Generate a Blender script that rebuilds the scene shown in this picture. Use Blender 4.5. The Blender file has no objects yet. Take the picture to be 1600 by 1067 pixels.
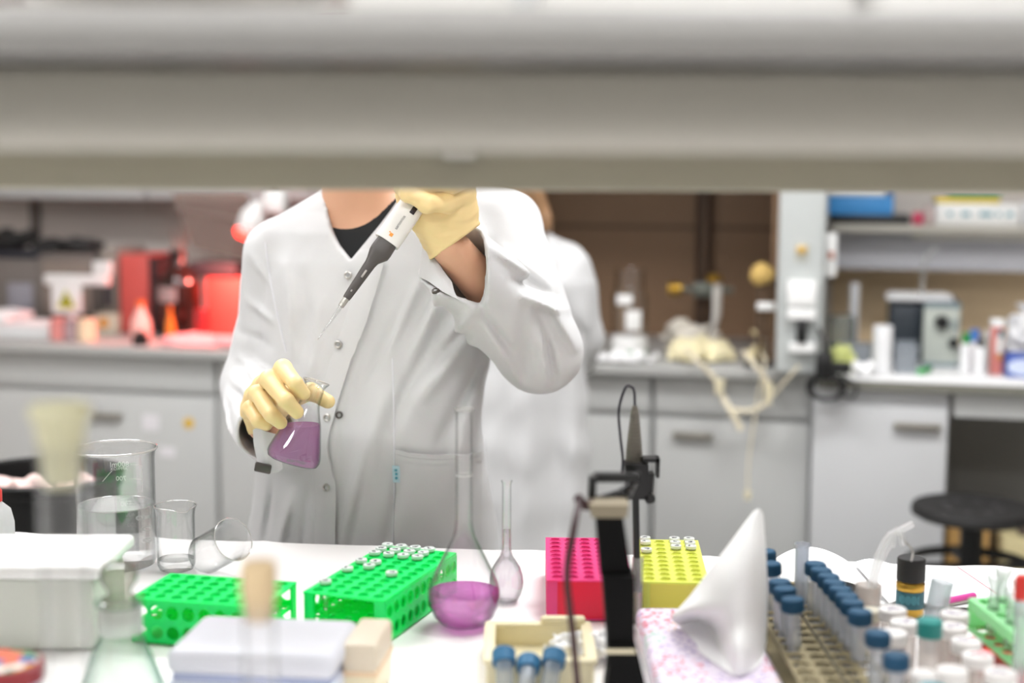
import bpy, bmesh, math, random
import numpy as np
import openvdb
from mathutils import Vector, Matrix, Euler
from mathutils.bvhtree import BVHTree

random.seed(7); rng = np.random.default_rng(7)
scene = bpy.context.scene
COL = scene.collection
PI = math.pi
def rad(d): return d * PI / 180.0

# ------------------------------------------------------------------ camera
F_PX = 2222.0
CAM = Vector((0.0, 0.0, 1.435))
PITCH, ROLL = rad(6.75), rad(0.25)
_F = Vector((0, math.cos(PITCH), -math.sin(PITCH)))
_R0 = Vector((1, 0, 0)); _U0 = Vector((0, math.sin(PITCH), math.cos(PITCH)))
_R = _R0 * math.cos(ROLL) + _U0 * math.sin(ROLL)
_U = _U0 * math.cos(ROLL) - _R0 * math.sin(ROLL)
def ray(px, py):
    return _F + _R * ((px - 800.0) / F_PX) + _U * ((533.5 - py) / F_PX)
def at(px, py, Y):
    d = ray(px, py); return CAM + d * ((Y - CAM.y) / d.y)
def onz(px, py, z):
    d = ray(px, py); return CAM + d * ((z - CAM.z) / d.z)
def pix(p):
    q = Vector(p) - CAM; w = q.dot(_F)
    return (800 + F_PX * q.dot(_R) / w, 533.5 - F_PX * q.dot(_U) / w)

cd = bpy.data.cameras.new('camera'); cam = bpy.data.objects.new('camera', cd); COL.objects.link(cam)
cd.sensor_width = 36.0; cd.lens = 36.0 * F_PX / 1600.0; cd.clip_start = 0.02; cd.clip_end = 60
cam.matrix_world = Matrix((( _R.x, _U.x, -_F.x, CAM.x), (_R.y, _U.y, -_F.y, CAM.y), (_R.z, _U.z, -_F.z, CAM.z), (0, 0, 0, 1)))
cd.dof.use_dof = True; cd.dof.focus_distance = 1.93; cd.dof.aperture_fstop = 1.9
cd.dof.aperture_blades = 0
scene.camera = cam

# ------------------------------------------------------------------ materials
def lin(h):
    h = h.lstrip('#'); c = [int(h[i:i+2], 16) / 255 for i in (0, 2, 4)]
    return tuple(x / 12.92 if x <= .04045 else ((x + .055) / 1.055) ** 2.4 for x in c) + (1.0,)
MATS = {}
def mat(name, col='#cccccc', rough=.5, metal=0.0, var=0.04, scale=30.0, bump=0.0, bscale=200.0, spec=.5, sub=0.0, coat=0.0, emit=None, estr=0.0, trans=0.0, alpha=1.0, sheen=0.0):
    if name in MATS: return MATS[name]
    m = bpy.data.materials.new(name); m.use_nodes = True; nt = m.node_tree; N = nt.nodes; L = nt.links
    b = N['Principled BSDF']; c = lin(col)
    b.inputs['Roughness'].default_value = rough; b.inputs['Metallic'].default_value = metal
    b.inputs['Specular IOR Level'].default_value = spec
    b.inputs['Coat Weight'].default_value = coat
    if trans: b.inputs['Transmission Weight'].default_value = trans
    if sub:
        b.inputs['Subsurface Weight'].default_value = sub
        b.inputs['Subsurface Radius'].default_value = (.012, .006, .004); b.inputs['Subsurface Scale'].default_value = .6
    if sheen: b.inputs['Sheen Weight'].default_value = sheen
    if var > 0:
        tc = N.new('ShaderNodeTexCoord'); nz = N.new('ShaderNodeTexNoise'); nz.inputs['Scale'].default_value = scale; nz.inputs['Detail'].default_value = 4
        L.new(tc.outputs['Object'], nz.inputs['Vector'])
        mx = N.new('ShaderNodeMix'); mx.data_type = 'RGBA'
        mx.inputs[6].default_value = tuple(x * (1 - var) for x in c[:3]) + (1,)
        mx.inputs[7].default_value = tuple(min(1, x * (1 + var)) for x in c[:3]) + (1,)
        L.new(nz.outputs['Fac'], mx.inputs[0]); L.new(mx.outputs[2], b.inputs['Base Color'])
    else: b.inputs['Base Color'].default_value = c
    if bump > 0:
        tc = N.new('ShaderNodeTexCoord'); nz = N.new('ShaderNodeTexNoise'); nz.inputs['Scale'].default_value = bscale; nz.inputs['Detail'].default_value = 3
        L.new(tc.outputs['Object'], nz.inputs['Vector'])
        bp = N.new('ShaderNodeBump'); bp.inputs['Strength'].default_value = bump; bp.inputs['Distance'].default_value = .002
        L.new(nz.outputs['Fac'], bp.inputs['Height']); L.new(bp.outputs['Normal'], b.inputs['Normal'])
    if emit:
        b.inputs['Emission Color'].default_value = lin(emit); b.inputs['Emission Strength'].default_value = estr
    MATS[name] = m; return m

def glass(name, tint='#ffffff', edge='#a4aeac', refl=1.5, rough=0.0, power=3.2, milky=0.0, milk='#f2f3f1'):
    """thin-walled glass or clear plastic: straight-through transmission, Fresnel gloss, darker towards the edge"""
    if name in MATS: return MATS[name]
    m = bpy.data.materials.new(name); m.use_nodes = True; nt = m.node_tree; N = nt.nodes; L = nt.links
    for n in list(N): N.remove(n)
    out = N.new('ShaderNodeOutputMaterial')
    lw = N.new('ShaderNodeLayerWeight'); lw.inputs['Blend'].default_value = .5
    pw = N.new('ShaderNodeMath'); pw.operation = 'POWER'; pw.inputs[1].default_value = power
    L.new(lw.outputs['Facing'], pw.inputs[0])
    mx = N.new('ShaderNodeMix'); mx.data_type = 'RGBA'
    mx.inputs[6].default_value = lin(tint); mx.inputs[7].default_value = lin(edge)
    L.new(pw.outputs[0], mx.inputs[0])
    tr = N.new('ShaderNodeBsdfTransparent'); L.new(mx.outputs[2], tr.inputs['Color'])
    gl = N.new('ShaderNodeBsdfGlossy'); gl.inputs['Roughness'].default_value = rough
    p5 = N.new('ShaderNodeMath'); p5.operation = 'POWER'; p5.inputs[1].default_value = 5.0; L.new(lw.outputs['Facing'], p5.inputs[0])
    ms = N.new('ShaderNodeMath'); ms.operation = 'MULTIPLY_ADD'; ms.inputs[1].default_value = .55 * refl; ms.inputs[2].default_value = .035 * refl; L.new(p5.outputs[0], ms.inputs[0])
    sh = N.new('ShaderNodeMixShader'); L.new(ms.outputs[0], sh.inputs[0])
    first = tr
    if milky > 0:
        df = N.new('ShaderNodeBsdfDiffuse'); df.inputs['Color'].default_value = lin(milk)
        tl = N.new('ShaderNodeBsdfTranslucent'); tl.inputs['Color'].default_value = lin(milk)
        m1 = N.new('ShaderNodeMixShader'); m1.inputs[0].default_value = .45; L.new(df.outputs[0], m1.inputs[1]); L.new(tl.outputs[0], m1.inputs[2])
        m2 = N.new('ShaderNodeMixShader'); m2.inputs[0].default_value = milky; L.new(tr.outputs[0], m2.inputs[1]); L.new(m1.outputs[0], m2.inputs[2])
        first = m2
    L.new(first.outputs[0], sh.inputs[1]); L.new(gl.outputs[0], sh.inputs[2]); L.new(sh.outputs[0], out.inputs['Surface'])
    MATS[name] = m; return m

def liquid(name, col, mix=.5, body=0.0, bodycol=None, ior=1.33):
    """water or dye: part refraction, part straight-through tint, a little cloudiness"""
    if name in MATS: return MATS[name]
    m = bpy.data.materials.new(name); m.use_nodes = True; nt = m.node_tree; N = nt.nodes; L = nt.links
    for n in list(N): N.remove(n)
    out = N.new('ShaderNodeOutputMaterial')
    tr = N.new('ShaderNodeBsdfTransparent'); tr.inputs['Color'].default_value = lin(col)
    g = N.new('ShaderNodeBsdfGlass'); g.inputs['Color'].default_value = lin(col); g.inputs['IOR'].default_value = ior; g.inputs['Roughness'].default_value = 0
    s = N.new('ShaderNodeMixShader'); s.inputs[0].default_value = mix; L.new(tr.outputs[0], s.inputs[1]); L.new(g.outputs[0], s.inputs[2])
    if body:
        t2 = N.new('ShaderNodeBsdfTranslucent'); t2.inputs['Color'].default_value = lin(bodycol or col)
        d2 = N.new('ShaderNodeBsdfDiffuse'); d2.inputs['Color'].default_value = lin(bodycol or col)
        a2 = N.new('ShaderNodeMixShader'); a2.inputs[0].default_value = .5; L.new(t2.outputs[0], a2.inputs[1]); L.new(d2.outputs[0], a2.inputs[2])
        s2 = N.new('ShaderNodeMixShader'); s2.inputs[0].default_value = body; L.new(s.outputs[0], s2.inputs[1]); L.new(a2.outputs[0], s2.inputs[2]); s = s2
    L.new(s.outputs[0], out.inputs['Surface']); MATS[name] = m; return m

def plastic(name, col, trl=.35, rough=.35):
    """translucent coloured plastic"""
    if name in MATS: return MATS[name]
    m = bpy.data.materials.new(name); m.use_nodes = True; nt = m.node_tree; N = nt.nodes; L = nt.links
    b = N['Principled BSDF']; out = N['Material Output']
    b.inputs['Base Color'].default_value = lin(col); b.inputs['Roughness'].default_value = rough
    t = N.new('ShaderNodeBsdfTranslucent'); t.inputs['Color'].default_value = lin(col)
    tc = N.new('ShaderNodeTexCoord'); nz = N.new('ShaderNodeTexNoise'); nz.inputs['Scale'].default_value = 40
    L.new(tc.outputs['Object'], nz.inputs['Vector'])
    mr = N.new('ShaderNodeMapRange'); mr.inputs[3].default_value = trl * .85; mr.inputs[4].default_value = trl * 1.15; L.new(nz.outputs['Fac'], mr.inputs[0])
    s = N.new('ShaderNodeMixShader'); L.new(mr.outputs[0], s.inputs[0]); L.new(b.outputs[0], s.inputs[1]); L.new(t.outputs[0], s.inputs[2])
    L.new(s.outputs[0], out.inputs['Surface']); MATS[name] = m; return m

def floral(name):
    if name in MATS: return MATS[name]
    m = bpy.data.materials.new(name); m.use_nodes = True; nt = m.node_tree; N = nt.nodes; L = nt.links
    b = N['Principled BSDF']; b.inputs['Roughness'].default_value = .5
    tc = N.new('ShaderNodeTexCoord')
    v = N.new('ShaderNodeTexVoronoi'); v.inputs['Scale'].default_value = 150; L.new(tc.outputs['Object'], v.inputs['Vector'])
    big = N.new('ShaderNodeTexVoronoi'); big.inputs['Scale'].default_value = 22; L.new(tc.outputs['Object'], big.inputs['Vector'])
    hs = N.new('ShaderNodeSeparateColor'); L.new(big.outputs['Color'], hs.inputs[0])
    cr = N.new('ShaderNodeValToRGB'); cr.color_ramp.interpolation = 'CONSTANT'
    els = [(0, '#c83a55'), (.2, '#a08fbf'), (.4, '#cf4a66'), (.58, '#8fc4a8'), (.7, '#a995bf'), (.86, '#d0a888')]
    cr.color_ramp.elements[0].color = lin(els[0][1]); cr.color_ramp.elements[1].position = els[1][0]; cr.color_ramp.elements[1].color = lin(els[1][1])
    for p, c in els[2:]:
        e = cr.color_ramp.elements.new(p); e.color = lin(c)
    L.new(hs.outputs[0], cr.inputs[0])
    th = N.new('ShaderNodeMath'); th.operation = 'LESS_THAN'; th.inputs[1].default_value = .36; L.new(v.outputs['Distance'], th.inputs[0])
    mx = N.new('ShaderNodeMix'); mx.data_type = 'RGBA'; mx.inputs[6].default_value = lin('#dcd2e0'); L.new(th.outputs[0], mx.inputs[0]); L.new(cr.outputs[0], mx.inputs[7])
    L.new(mx.outputs[2], b.inputs['Base Color']); MATS[name] = m; return m

# ------------------------------------------------------------------ mesh builder
def rotm(e):
    return Euler(e).to_matrix().to_4x4()
class MB:
    def __init__(s): s.v = []; s.f = []
    def add(s, vs, fs, M=None):
        o = len(s.v)
        for p in vs:
            p = Vector(p); s.v.append(tuple(M @ p) if M is not None else tuple(p))
        for f in fs: s.f.append(tuple(i + o for i in f))
        return s
    def bm(s, bm, M=None):
        bm.verts.ensure_lookup_table(); bm.verts.index_update()
        s.add([v.co.copy() for v in bm.verts], [[v.index for v in f.verts] for f in bm.faces], M); bm.free(); return s
    def box(s, c, size, bev=0.0, rot=None, M=None, seg=2):
        bm = bmesh.new(); bmesh.ops.create_cube(bm, size=1.0)
        for v in bm.verts: v.co = Vector((v.co.x * size[0], v.co.y * size[1], v.co.z * size[2]))
        if bev > 0: bmesh.ops.bevel(bm, geom=list(bm.edges), offset=min(bev, min(size) * .49), segments=seg, affect='EDGES', profile=.5)
        T = Matrix.Translation(c)
        if rot is not None: T = T @ rotm(rot)
        if M is not None: T = M @ T
        return s.bm(bm, T)
    def lathe(s, prof, seg=32, M=None, arc=None):
        vs = []; fs = []; rings = []
        for r, z in prof:
            if r < 1e-6: rings.append([len(vs)]); vs.append((0, 0, z))
            else:
                rings.append(list(range(len(vs), len(vs) + seg)))
                vs += [(r * math.cos(2 * PI * k / seg), r * math.sin(2 * PI * k / seg), z) for k in range(seg)]
        for a, b in zip(rings[:-1], rings[1:]):
            if len(a) == 1 and len(b) == 1: continue
            for k in range(seg):
                k2 = (k + 1) % seg
                if len(a) == 1: fs.append((a[0], b[k2], b[k]))
                elif len(b) == 1: fs.append((a[k], a[k2], b[0]))
                else: fs.append((a[k], a[k2], b[k2], b[k]))
        return s.add(vs, fs, M)
    def cyl(s, c, r, h, seg=24, r2=None, M=None, bev=0.0):
        """upright cylinder, c = centre of its base"""
        r2 = r if r2 is None else r2
        if bev: prof = [(0, 0), (r - bev, 0), (r, bev), (r2, h - bev), (r2 - bev, h), (0, h)]
        else: prof = [(0, 0), (r, 0), (r2, h), (0, h)]
        T = Matrix.Translation(c)
        return s.lathe(prof, seg, M @ T if M is not None else T)
    def tube(s, pts, r, seg=10, caps=True, M=None):
        pts = [Vector(p) for p in pts]; n = len(pts)
        rr = list(r) if isinstance(r, (list, tuple)) else [r] * n
        t = [(pts[min(i + 1, n - 1)] - pts[max(i - 1, 0)]).normalized() for i in range(n)]
        a = t[0].orthogonal().normalized(); vs = []; fs = []
        for i in range(n):
            if i: a = (a - t[i] * a.dot(t[i])).normalized()
            b = t[i].cross(a)
            vs += [pts[i] + (a * math.cos(2 * PI * k / seg) + b * math.sin(2 * PI * k / seg)) * rr[i] for k in range(seg)]
        for i in range(n - 1):
            for k in range(seg):
                k2 = (k + 1) % seg; fs.append((i * seg + k, i * seg + k2, (i + 1) * seg + k2, (i + 1) * seg + k))
        if caps:
            fs.append(tuple(range(seg - 1, -1, -1))); fs.append(tuple(range((n - 1) * seg, n * seg)))
        return s.add(vs, fs, M)
    def prism(s, poly, z0, z1, M=None):
        n = len(poly); vs = [(x, y, z0) for x, y in poly] + [(x, y, z1) for x, y in poly]
        fs = [tuple(range(n - 1, -1, -1)), tuple(range(n, 2 * n))] + [(k, (k + 1) % n, n + (k + 1) % n, n + k) for k in range(n)]
        return s.add(vs, fs, M)
    def sheet(s, P, th, M=None):
        """grid of points given a thickness th along the mean normal"""
        P = [[Vector(q) for q in row] for row in P]; nu = len(P); nv = len(P[0]); vs = []; 
        for sgn in (0, 1):
            for i in range(nu):
                for j in range(nv):
                    du = P[min(i + 1, nu - 1)][j] - P[max(i - 1, 0)][j]; dv = P[i][min(j + 1, nv - 1)] - P[i][max(j - 1, 0)]
                    nn = du.cross(dv); nn = nn.normalized() if nn.length > 1e-12 else Vector((0, 0, 1))
                    vs.append(P[i][j] + nn * (th if sgn else 0))
        o = nu * nv; fs = []
        for i in range(nu - 1):
            for j in range(nv - 1):
                a, b, c, d = i * nv + j, (i + 1) * nv + j, (i + 1) * nv + j + 1, i * nv + j + 1
                fs.append((a, d, c, b)); fs.append((o + a, o + b, o + c, o + d))
        bd = [(i, 0) for i in range(nu)] + [(nu - 1, j) for j in range(1, nv)] + [(i, nv - 1) for i in range(nu - 2, -1, -1)] + [(0, j) for j in range(nv - 2, 0, -1)]
        ids = [i * nv + j for i, j in bd]
        for k in range(len(ids)):
            a, b = ids[k], ids[(k + 1) % len(ids)]; fs.append((a, b, o + b, o + a))
        return s.add(vs, fs, M)
    def holed(s, nx, ny, px, py, r, th, M=None, seg=16, margin=(0, 0)):
        """plate in XY centred at 0, thickness th upward, nx*ny round holes"""
        W, H = nx * px, ny * py
        for i in range(nx):
            for j in range(ny):
                cx, cy = -W / 2 + (i + .5) * px, -H / 2 + (j + .5) * py
                vs = []; fs = []
                for z in (0, th):
                    for k in range(seg):
                        a = 2 * PI * (k + .5) / seg; c, si = math.cos(a), math.sin(a)
                        m = max(abs(c) / (px / 2), abs(si) / (py / 2))
                        vs.append((cx + r * c, cy + r * si, z)); vs.append((cx + c / m, cy + si / m, z))
                    # corners
                n2 = 2 * seg
                corners = {}
                for z0, base in ((0, 0), (th, n2)):
                    for sx in (-1, 1):
                        for sy in (-1, 1):
                            corners[(sx, sy, base)] = len(vs); vs.append((cx + sx * px / 2, cy + sy * py / 2, z0))
                for k in range(seg):
                    k2 = (k + 1) % seg
                    a0 = 2 * PI * (k + .5) / seg; a1 = 2 * PI * (k2 + .5) / seg
                    def side(a):
                        return 0 if abs(math.cos(a)) / (px / 2) >= abs(math.sin(a)) / (py / 2) else 1
                    mid = (k + 1) * 2 * PI / seg
                    for base in (0, n2):
                        q = [base + 2 * k, base + 2 * k + 1]
                        if side(a0) != side(a1): q.append(corners[(1 if math.cos(mid) > 0 else -1, 1 if math.sin(mid) > 0 else -1, base)])
                        q += [base + 2 * k2 + 1, base + 2 * k2]
                        fs.append(tuple(q) if base else tuple(reversed(q)))
                    fs.append((2 * k, 2 * k2, n2 + 2 * k2, n2 + 2 * k))
                s.add(vs, fs, M)
        for (c, sz) in (((0, H / 2 + margin[1] / 2, th / 2), (W + 2 * margin[0], margin[1], th)), ((0, -H / 2 - margin[1] / 2, th / 2), (W + 2 * margin[0], margin[1], th)),
                        ((W / 2 + margin[0] / 2, 0, th / 2), (margin[0], H, th)), ((-W / 2 - margin[0] / 2, 0, th / 2), (margin[0], H, th))):
            if min(sz) > 1e-6: s.box(c, sz, M=M)
        return s
    def text(s, body, size, M=None, depth=.0002, align='CENTER'):
        cu = bpy.data.curves.new('t', 'FONT'); cu.body = body; cu.size = size; cu.extrude = depth; cu.align_x = align; cu.align_y = 'CENTER'; cu.resolution_u = 3
        o = bpy.data.objects.new('t', cu); COL.objects.link(o)
        dg = bpy.context.evaluated_depsgraph_get(); me = bpy.data.meshes.new_from_object(o.evaluated_get(dg))
        s.add([v.co.copy() for v in me.vertices], [tuple(p.vertices) for p in me.polygons], M)
        bpy.data.objects.remove(o); bpy.data.curves.remove(cu); bpy.data.meshes.remove(me); return s
    def mesh(s, name, m, ang=40):
        me = bpy.data.meshes.new(name); me.from_pydata(s.v, [], s.f); me.validate(); me.update()
        if m is not None: me.materials.append(m)
        me.shade_smooth()
        me.set_sharp_from_angle(angle=rad(ang))
        return me

ROOTM = {}
def tag(o, label=None, cat=None, group=None, kind=None):
    if label: o['label'] = label
    if cat: o['category'] = cat
    if group: o['group'] = group
    if kind: o['kind'] = kind
    return o
def thing(name, label, cat, loc=(0, 0, 0), rz=0.0, group=None, rot=None):
    o = bpy.data.objects.new(name, None); COL.objects.link(o); o.empty_display_size = .05
    o.location = loc; o.rotation_euler = rot if rot is not None else (0, 0, rz)
    ROOTM[o] = Matrix.Translation(loc) @ (rotm(rot) if rot is not None else rotm((0, 0, rz)))
    return tag(o, label, cat, group)
def part(name, mb, m, parent, world=False, ang=40, label=None, kind=None, me=None):
    if me is None:
        if world:
            I = ROOTM[parent].inverted(); mb.v = [tuple(I @ Vector(p)) for p in mb.v]
        me = mb.mesh(name, m, ang)
    o = bpy.data.objects.new(name, me); COL.objects.link(o); o.parent = parent
    ROOTM[o] = ROOTM[parent]
    if label: o['label'] = label
    if kind: o['kind'] = kind
    return o
def solo(name, mb, m, label, cat, loc=(0, 0, 0), rz=0.0, group=None, kind=None, ang=40, rot=None, world=False):
    T = Matrix.Translation(loc) @ (rotm(rot) if rot is not None else rotm((0, 0, rz)))
    if world: I = T.inverted(); mb.v = [tuple(I @ Vector(p)) for p in mb.v]
    o = bpy.data.objects.new(name, mb.mesh(name, m, ang)); COL.objects.link(o)
    o.location = loc; o.rotation_euler = rot if rot is not None else (0, 0, rz); ROOTM[o] = T
    return tag(o, label, cat, group, kind)
def struct(name, mb, m, loc=(0, 0, 0), rz=0.0):
    return solo(name, mb, m, None, None, loc, rz, kind='structure')
def copy_tree(src, parent=None, loc=None, rot=None, label=None):
    c = src.copy(); COL.objects.link(c)
    if parent is not None: c.parent = parent
    if loc is not None: c.location = loc
    if rot is not None: c.rotation_euler = rot
    if label: c['label'] = label
    for ch in src.children: copy_tree(ch, c)
    return c
def wall(outer, t, base=None):
    """closed glass-wall profile from an outer profile (bottom centre to rim)"""
    inner = [(max(r - t, 0), max(z, outer[0][1] + (base or t)) if i < 3 else z) for i, (r, z) in enumerate(outer)]
    inner = [(r, z) for r, z in inner]
    return list(outer) + inner[::-1]
def arcpts(pts, n=24):
    """smooth Catmull-Rom through points"""
    P = [Vector(p) for p in pts]; P = [P[0] * 2 - P[1]] + P + [P[-1] * 2 - P[-2]]; out = []
    segs = len(P) - 3; per = max(2, n // segs)
    for i in range(segs):
        for k in range(per):
            t = k / per; a, b, c, d = P[i:i + 4]
            out.append(.5 * ((2 * b) + (c - a) * t + (2 * a - 5 * b + 4 * c - d) * t * t + (3 * b - a - 3 * c + d) * t ** 3))
    out.append(P[-2]); return out

# ------------------------------------------------------------------ distance-field modelling (bodies, cloth, gloves)
class SDF:
    def __init__(s, lo, hi, h):
        s.lo = np.array(lo, float); s.h = h
        n = [int(math.ceil((b - a) / h)) + 1 for a, b in zip(lo, hi)]
        ax = [np.arange(k, dtype=np.float32) * h + l for k, l in zip(n, lo)]
        s.X, s.Y, s.Z = np.meshgrid(*ax, indexing='ij'); s.d = np.full(s.X.shape, 1.0, np.float32)
    def _cone(s, a, b, ra, rb, flat=None):
        a = np.array(a, np.float32); b = np.array(b, np.float32); ba = b - a; L2 = float(ba @ ba) + 1e-12
        px, py, pz = s.X - a[0], s.Y - a[1], s.Z - a[2]
        t = np.clip((px * ba[0] + py * ba[1] + pz * ba[2]) / L2, 0, 1)
        qx, qy, qz = px - t * ba[0], py - t * ba[1], pz - t * ba[2]
        if flat is not None:
            n, k = flat; n = np.array(n, np.float32); n /= np.linalg.norm(n)
            c = (qx * n[0] + qy * n[1] + qz * n[2]) * (1 / k - 1)
            qx, qy, qz = qx + c * n[0], qy + c * n[1], qz + c * n[2]
        return np.sqrt(qx * qx + qy * qy + qz * qz) - (ra + (rb - ra) * t)
    def union(s, e, k=0.0):
        if k <= 0: s.d = np.minimum(s.d, e)
        else:
            h = np.clip(.5 + .5 * (s.d - e) / k, 0, 1); s.d = s.d + (e - s.d) * h - k * h * (1 - h)
        return s
    def cone(s, a, b, ra, rb=None, k=0.0, flat=None): return s.union(s._cone(a, b, ra, ra if rb is None else rb, flat), k)
    def chain(s, pts, rs, k=0.0, flat=None):
        for i in range(len(pts) - 1): s.cone(pts[i], pts[i + 1], rs[i], rs[i + 1], k, flat)
        return s
    def ball(s, c, r, k=0.0):
        """r may be a 3-tuple"""
        r = (r, r, r) if not isinstance(r, (tuple, list)) else r
        e = (np.sqrt(((s.X - c[0]) / r[0]) ** 2 + ((s.Y - c[1]) / r[1]) ** 2 + ((s.Z - c[2]) / r[2]) ** 2) - 1) * min(r)
        return s.union(e, k)
    def loft(s, rows, yaw=0.0, k=0.0, p=2.3, ret=False):
        """rows of (z, cx, cy, rx, ry), z descending or ascending"""
        R = np.array(sorted(rows), np.float32); z = s.Z
        cx, cy, rx, ry = (np.interp(z, R[:, 0], R[:, j]).astype(np.float32) for j in (1, 2, 3, 4))
        c, si = math.cos(yaw), math.sin(yaw)
        x, y = s.X - cx, s.Y - cy; x, y = x * c + y * si, -x * si + y * c
        e = ((np.abs(x) / rx) ** p + (np.abs(y) / ry) ** p) ** (1 / p)
        e = (e - 1) * np.minimum(rx, ry)
        e = np.maximum(e, np.maximum(R[0, 0] - z, z - R[-1, 0]))
        return e if ret else s.union(e, k)
    def cut(s, e, k=0.0):
        if k <= 0: s.d = np.maximum(s.d, -e)
        else:
            h = np.clip(.5 - .5 * (s.d + e) / k, 0, 1); s.d = s.d + (-e - s.d) * h + k * h * (1 - h)
        return s
    def seg(s, a, b): return s._cone(a, b, 0, 0)
    def fold(s, a, b, w, h, ymax):
        """a crease running from a to b over the front of the cloth"""
        ax, az, bx, bz = a[0], a[2], b[0], b[2]; dx, dz = bx - ax, bz - az; L2 = dx * dx + dz * dz
        t = ((s.X - ax) * dx + (s.Z - az) * dz) / L2; tc = np.clip(t, 0, 1)
        D2 = (s.X - ax - tc * dx) ** 2 + (s.Z - az - tc * dz) ** 2
        taper = .35 + .65 * np.sin(np.clip(tc, 0, 1) * PI)
        m = 1 / (1 + np.exp(np.clip((s.Y - ymax) / .012, -30, 30)))
        s.d = s.d - (h * taper * m * np.exp(-D2 / (w * w))).astype(np.float32); return s
    def ridge(s, a, b, w, h):
        D = s._cone(a, b, 0, 0); a = np.array(a); b = np.array(b)
        s.d = s.d - (h * np.exp(-(D / w) ** 2)).astype(np.float32); return s
    def mb(s, smooth=0):
        d = s.d.copy(); m = 4 * s.h
        d = np.clip(d, -m, m)
        for ax in range(3):
            for e in (0, -1):
                sl = [slice(None)] * 3; sl[ax] = e; d[tuple(sl)] = m
        g = openvdb.FloatGrid(m); g.copyFromArray(d.astype(np.float32)); 
        pts, quads = g.convertToQuads(0.0)
        P = pts * s.h + s.lo; q = np.asarray(quads)
        # orient outward
        a, b, c = P[q[:, 0]], P[q[:, 1]], P[q[:, 2]]
        vol = np.einsum('ij,ij->i', a, np.cross(b, c)).sum() + np.einsum('ij,ij->i', a, np.cross(c, P[q[:, 3]])).sum()
        if vol < 0: q = q[:, ::-1]
        if smooth:
            n = len(P); E = np.concatenate([q[:, [0, 1]], q[:, [1, 2]], q[:, [2, 3]], q[:, [3, 0]]])
            for _ in range(smooth):
                S = np.zeros_like(P); C = np.zeros(n)
                for u, v in ((0, 1), (1, 0)):
                    np.add.at(S, E[:, u], P[E[:, v]]); np.add.at(C, E[:, u], 1)
                P = P * .5 + .5 * S / np.maximum(C, 1)[:, None]
        m_ = MB(); m_.v = [tuple(x) for x in P.tolist()]; m_.f = [tuple(x) for x in q.tolist()]
        return m_
def waves(S, n, freq, amp, seed, stretch=(1, 1, 1)):
    r = np.random.default_rng(seed); o = np.zeros_like(S.d)
    for i in range(n):
        k = r.normal(size=3) * freq * np.array(stretch); ph = r.uniform(0, 6.28)
        o += np.sin(S.X * k[0] + S.Y * k[1] + S.Z * k[2] + ph + 1.3 * np.sin(S.X * k[1] * .6 + S.Z * k[0] * .7 + i)).astype(np.float32)
    return o * (amp / math.sqrt(n))
# ------------------------------------------------------------------ materials used around the room
m_wall = mat('painted wall', '#d3ccc5', .8, scale=4)
m_floor = mat('grey vinyl floor', '#a8a8a4', .35, var=.1, scale=8)
m_ceil = mat('white ceiling', '#eeeeec', .9)
m_cab = mat('grey laminate', '#b9bab8', .45, var=.02, scale=6)
m_cabw = mat('pale laminate', '#c6c7c8', .4, var=.02, scale=6)
m_top = mat('grey worktop', '#ababa8', .35, var=.04, scale=50)
m_steel = mat('brushed steel', '#b5b2aa', .35, metal=.8)
m_handle = mat('dull handle metal', '#8f8a80', .45, metal=.4)
m_brown = mat('brown hood lining', '#80644a', .55, var=.1, scale=5)
m_tan = mat('tan panel', '#e8cfa8', .6, var=.05, scale=6)
m_black = mat('black plastic', '#141414', .4)
m_black2 = mat('black rubber', '#1b1a1a', .65)
m_dark = mat('dark grey casing', '#3a393d', .5)
m_dgrey = mat('grey brown casing', '#6b645f', .5)
m_white = mat('white plastic', '#efefed', .35)
m_paper = mat('white paper', '#f4f4f4', .8, bump=.05, bscale=60)
m_cream = mat('cream plastic', '#e9dfbf', .4)
m_glass = glass('clear glass')
m_red = mat('red plastic', '#d8342c', .4)
m_gold = mat('brass', '#b8913c', .3, metal=.8)
m_yel = mat('yellow sticker', '#e3c01c', .5)
m_beigeshelf = mat('painted shelf metal', '#b4b0a5', .5, var=.03, scale=10)
m_lip = mat('shelf rail paint', '#9d9887', .5, var=.03, scale=10)

# ------------------------------------------------------------------ the back of the room: its own axes (u along the wall, v towards it)
A = rad(13.36)
O_ = Vector((0, 4.057, 0)); U_ = Vector((math.cos(A), -math.sin(A), 0)); V_ = Vector((math.sin(A), math.cos(A), 0))
def RW(u, v, z): return O_ + U_ * u + V_ * v + Vector((0, 0, z))
def rp(px, py, v):
    d = ray(px, py); t = (v - (CAM - O_).dot(V_)) / d.dot(V_); p = CAM + d * t
    return (p - O_).dot(U_), p.z
def rrect(px0, py0, px1, py1, v):
    u0, z1 = rp(px0, py0, v); u1, z0 = rp(px1, py1, v)
    ua, _ = rp(px0, (py0 + py1) / 2, v); ub, _ = rp(px1, (py0 + py1) / 2, v)
    return ua, ub, z0, z1
ROOM = O_.copy()
def sbox(name, u0, u1, v0, v1, z0, z1, m):
    return struct(name, MB().box(((u0 + u1) / 2, (v0 + v1) / 2, (z0 + z1) / 2), (u1 - u0, v1 - v0, z1 - z0)), m, O_, -A)
VB = .80
sbox('floor', -2.7, 3.4, -6.5, VB + .1, -.1, 0, m_floor)
sbox('ceiling', -2.7, 3.4, -6.5, VB + .1, 2.75, 2.85, m_ceil)
sbox('wall_back', -2.7, 3.4, VB, VB + .1, 0, 2.75, m_wall)
sbox('wall_left', -2.8, -2.7, -6.5, VB + .1, 0, 2.75, m_wall)
sbox('wall_right', 3.4, 3.5, -6.5, VB + .1, 0, 2.75, m_wall)
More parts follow.
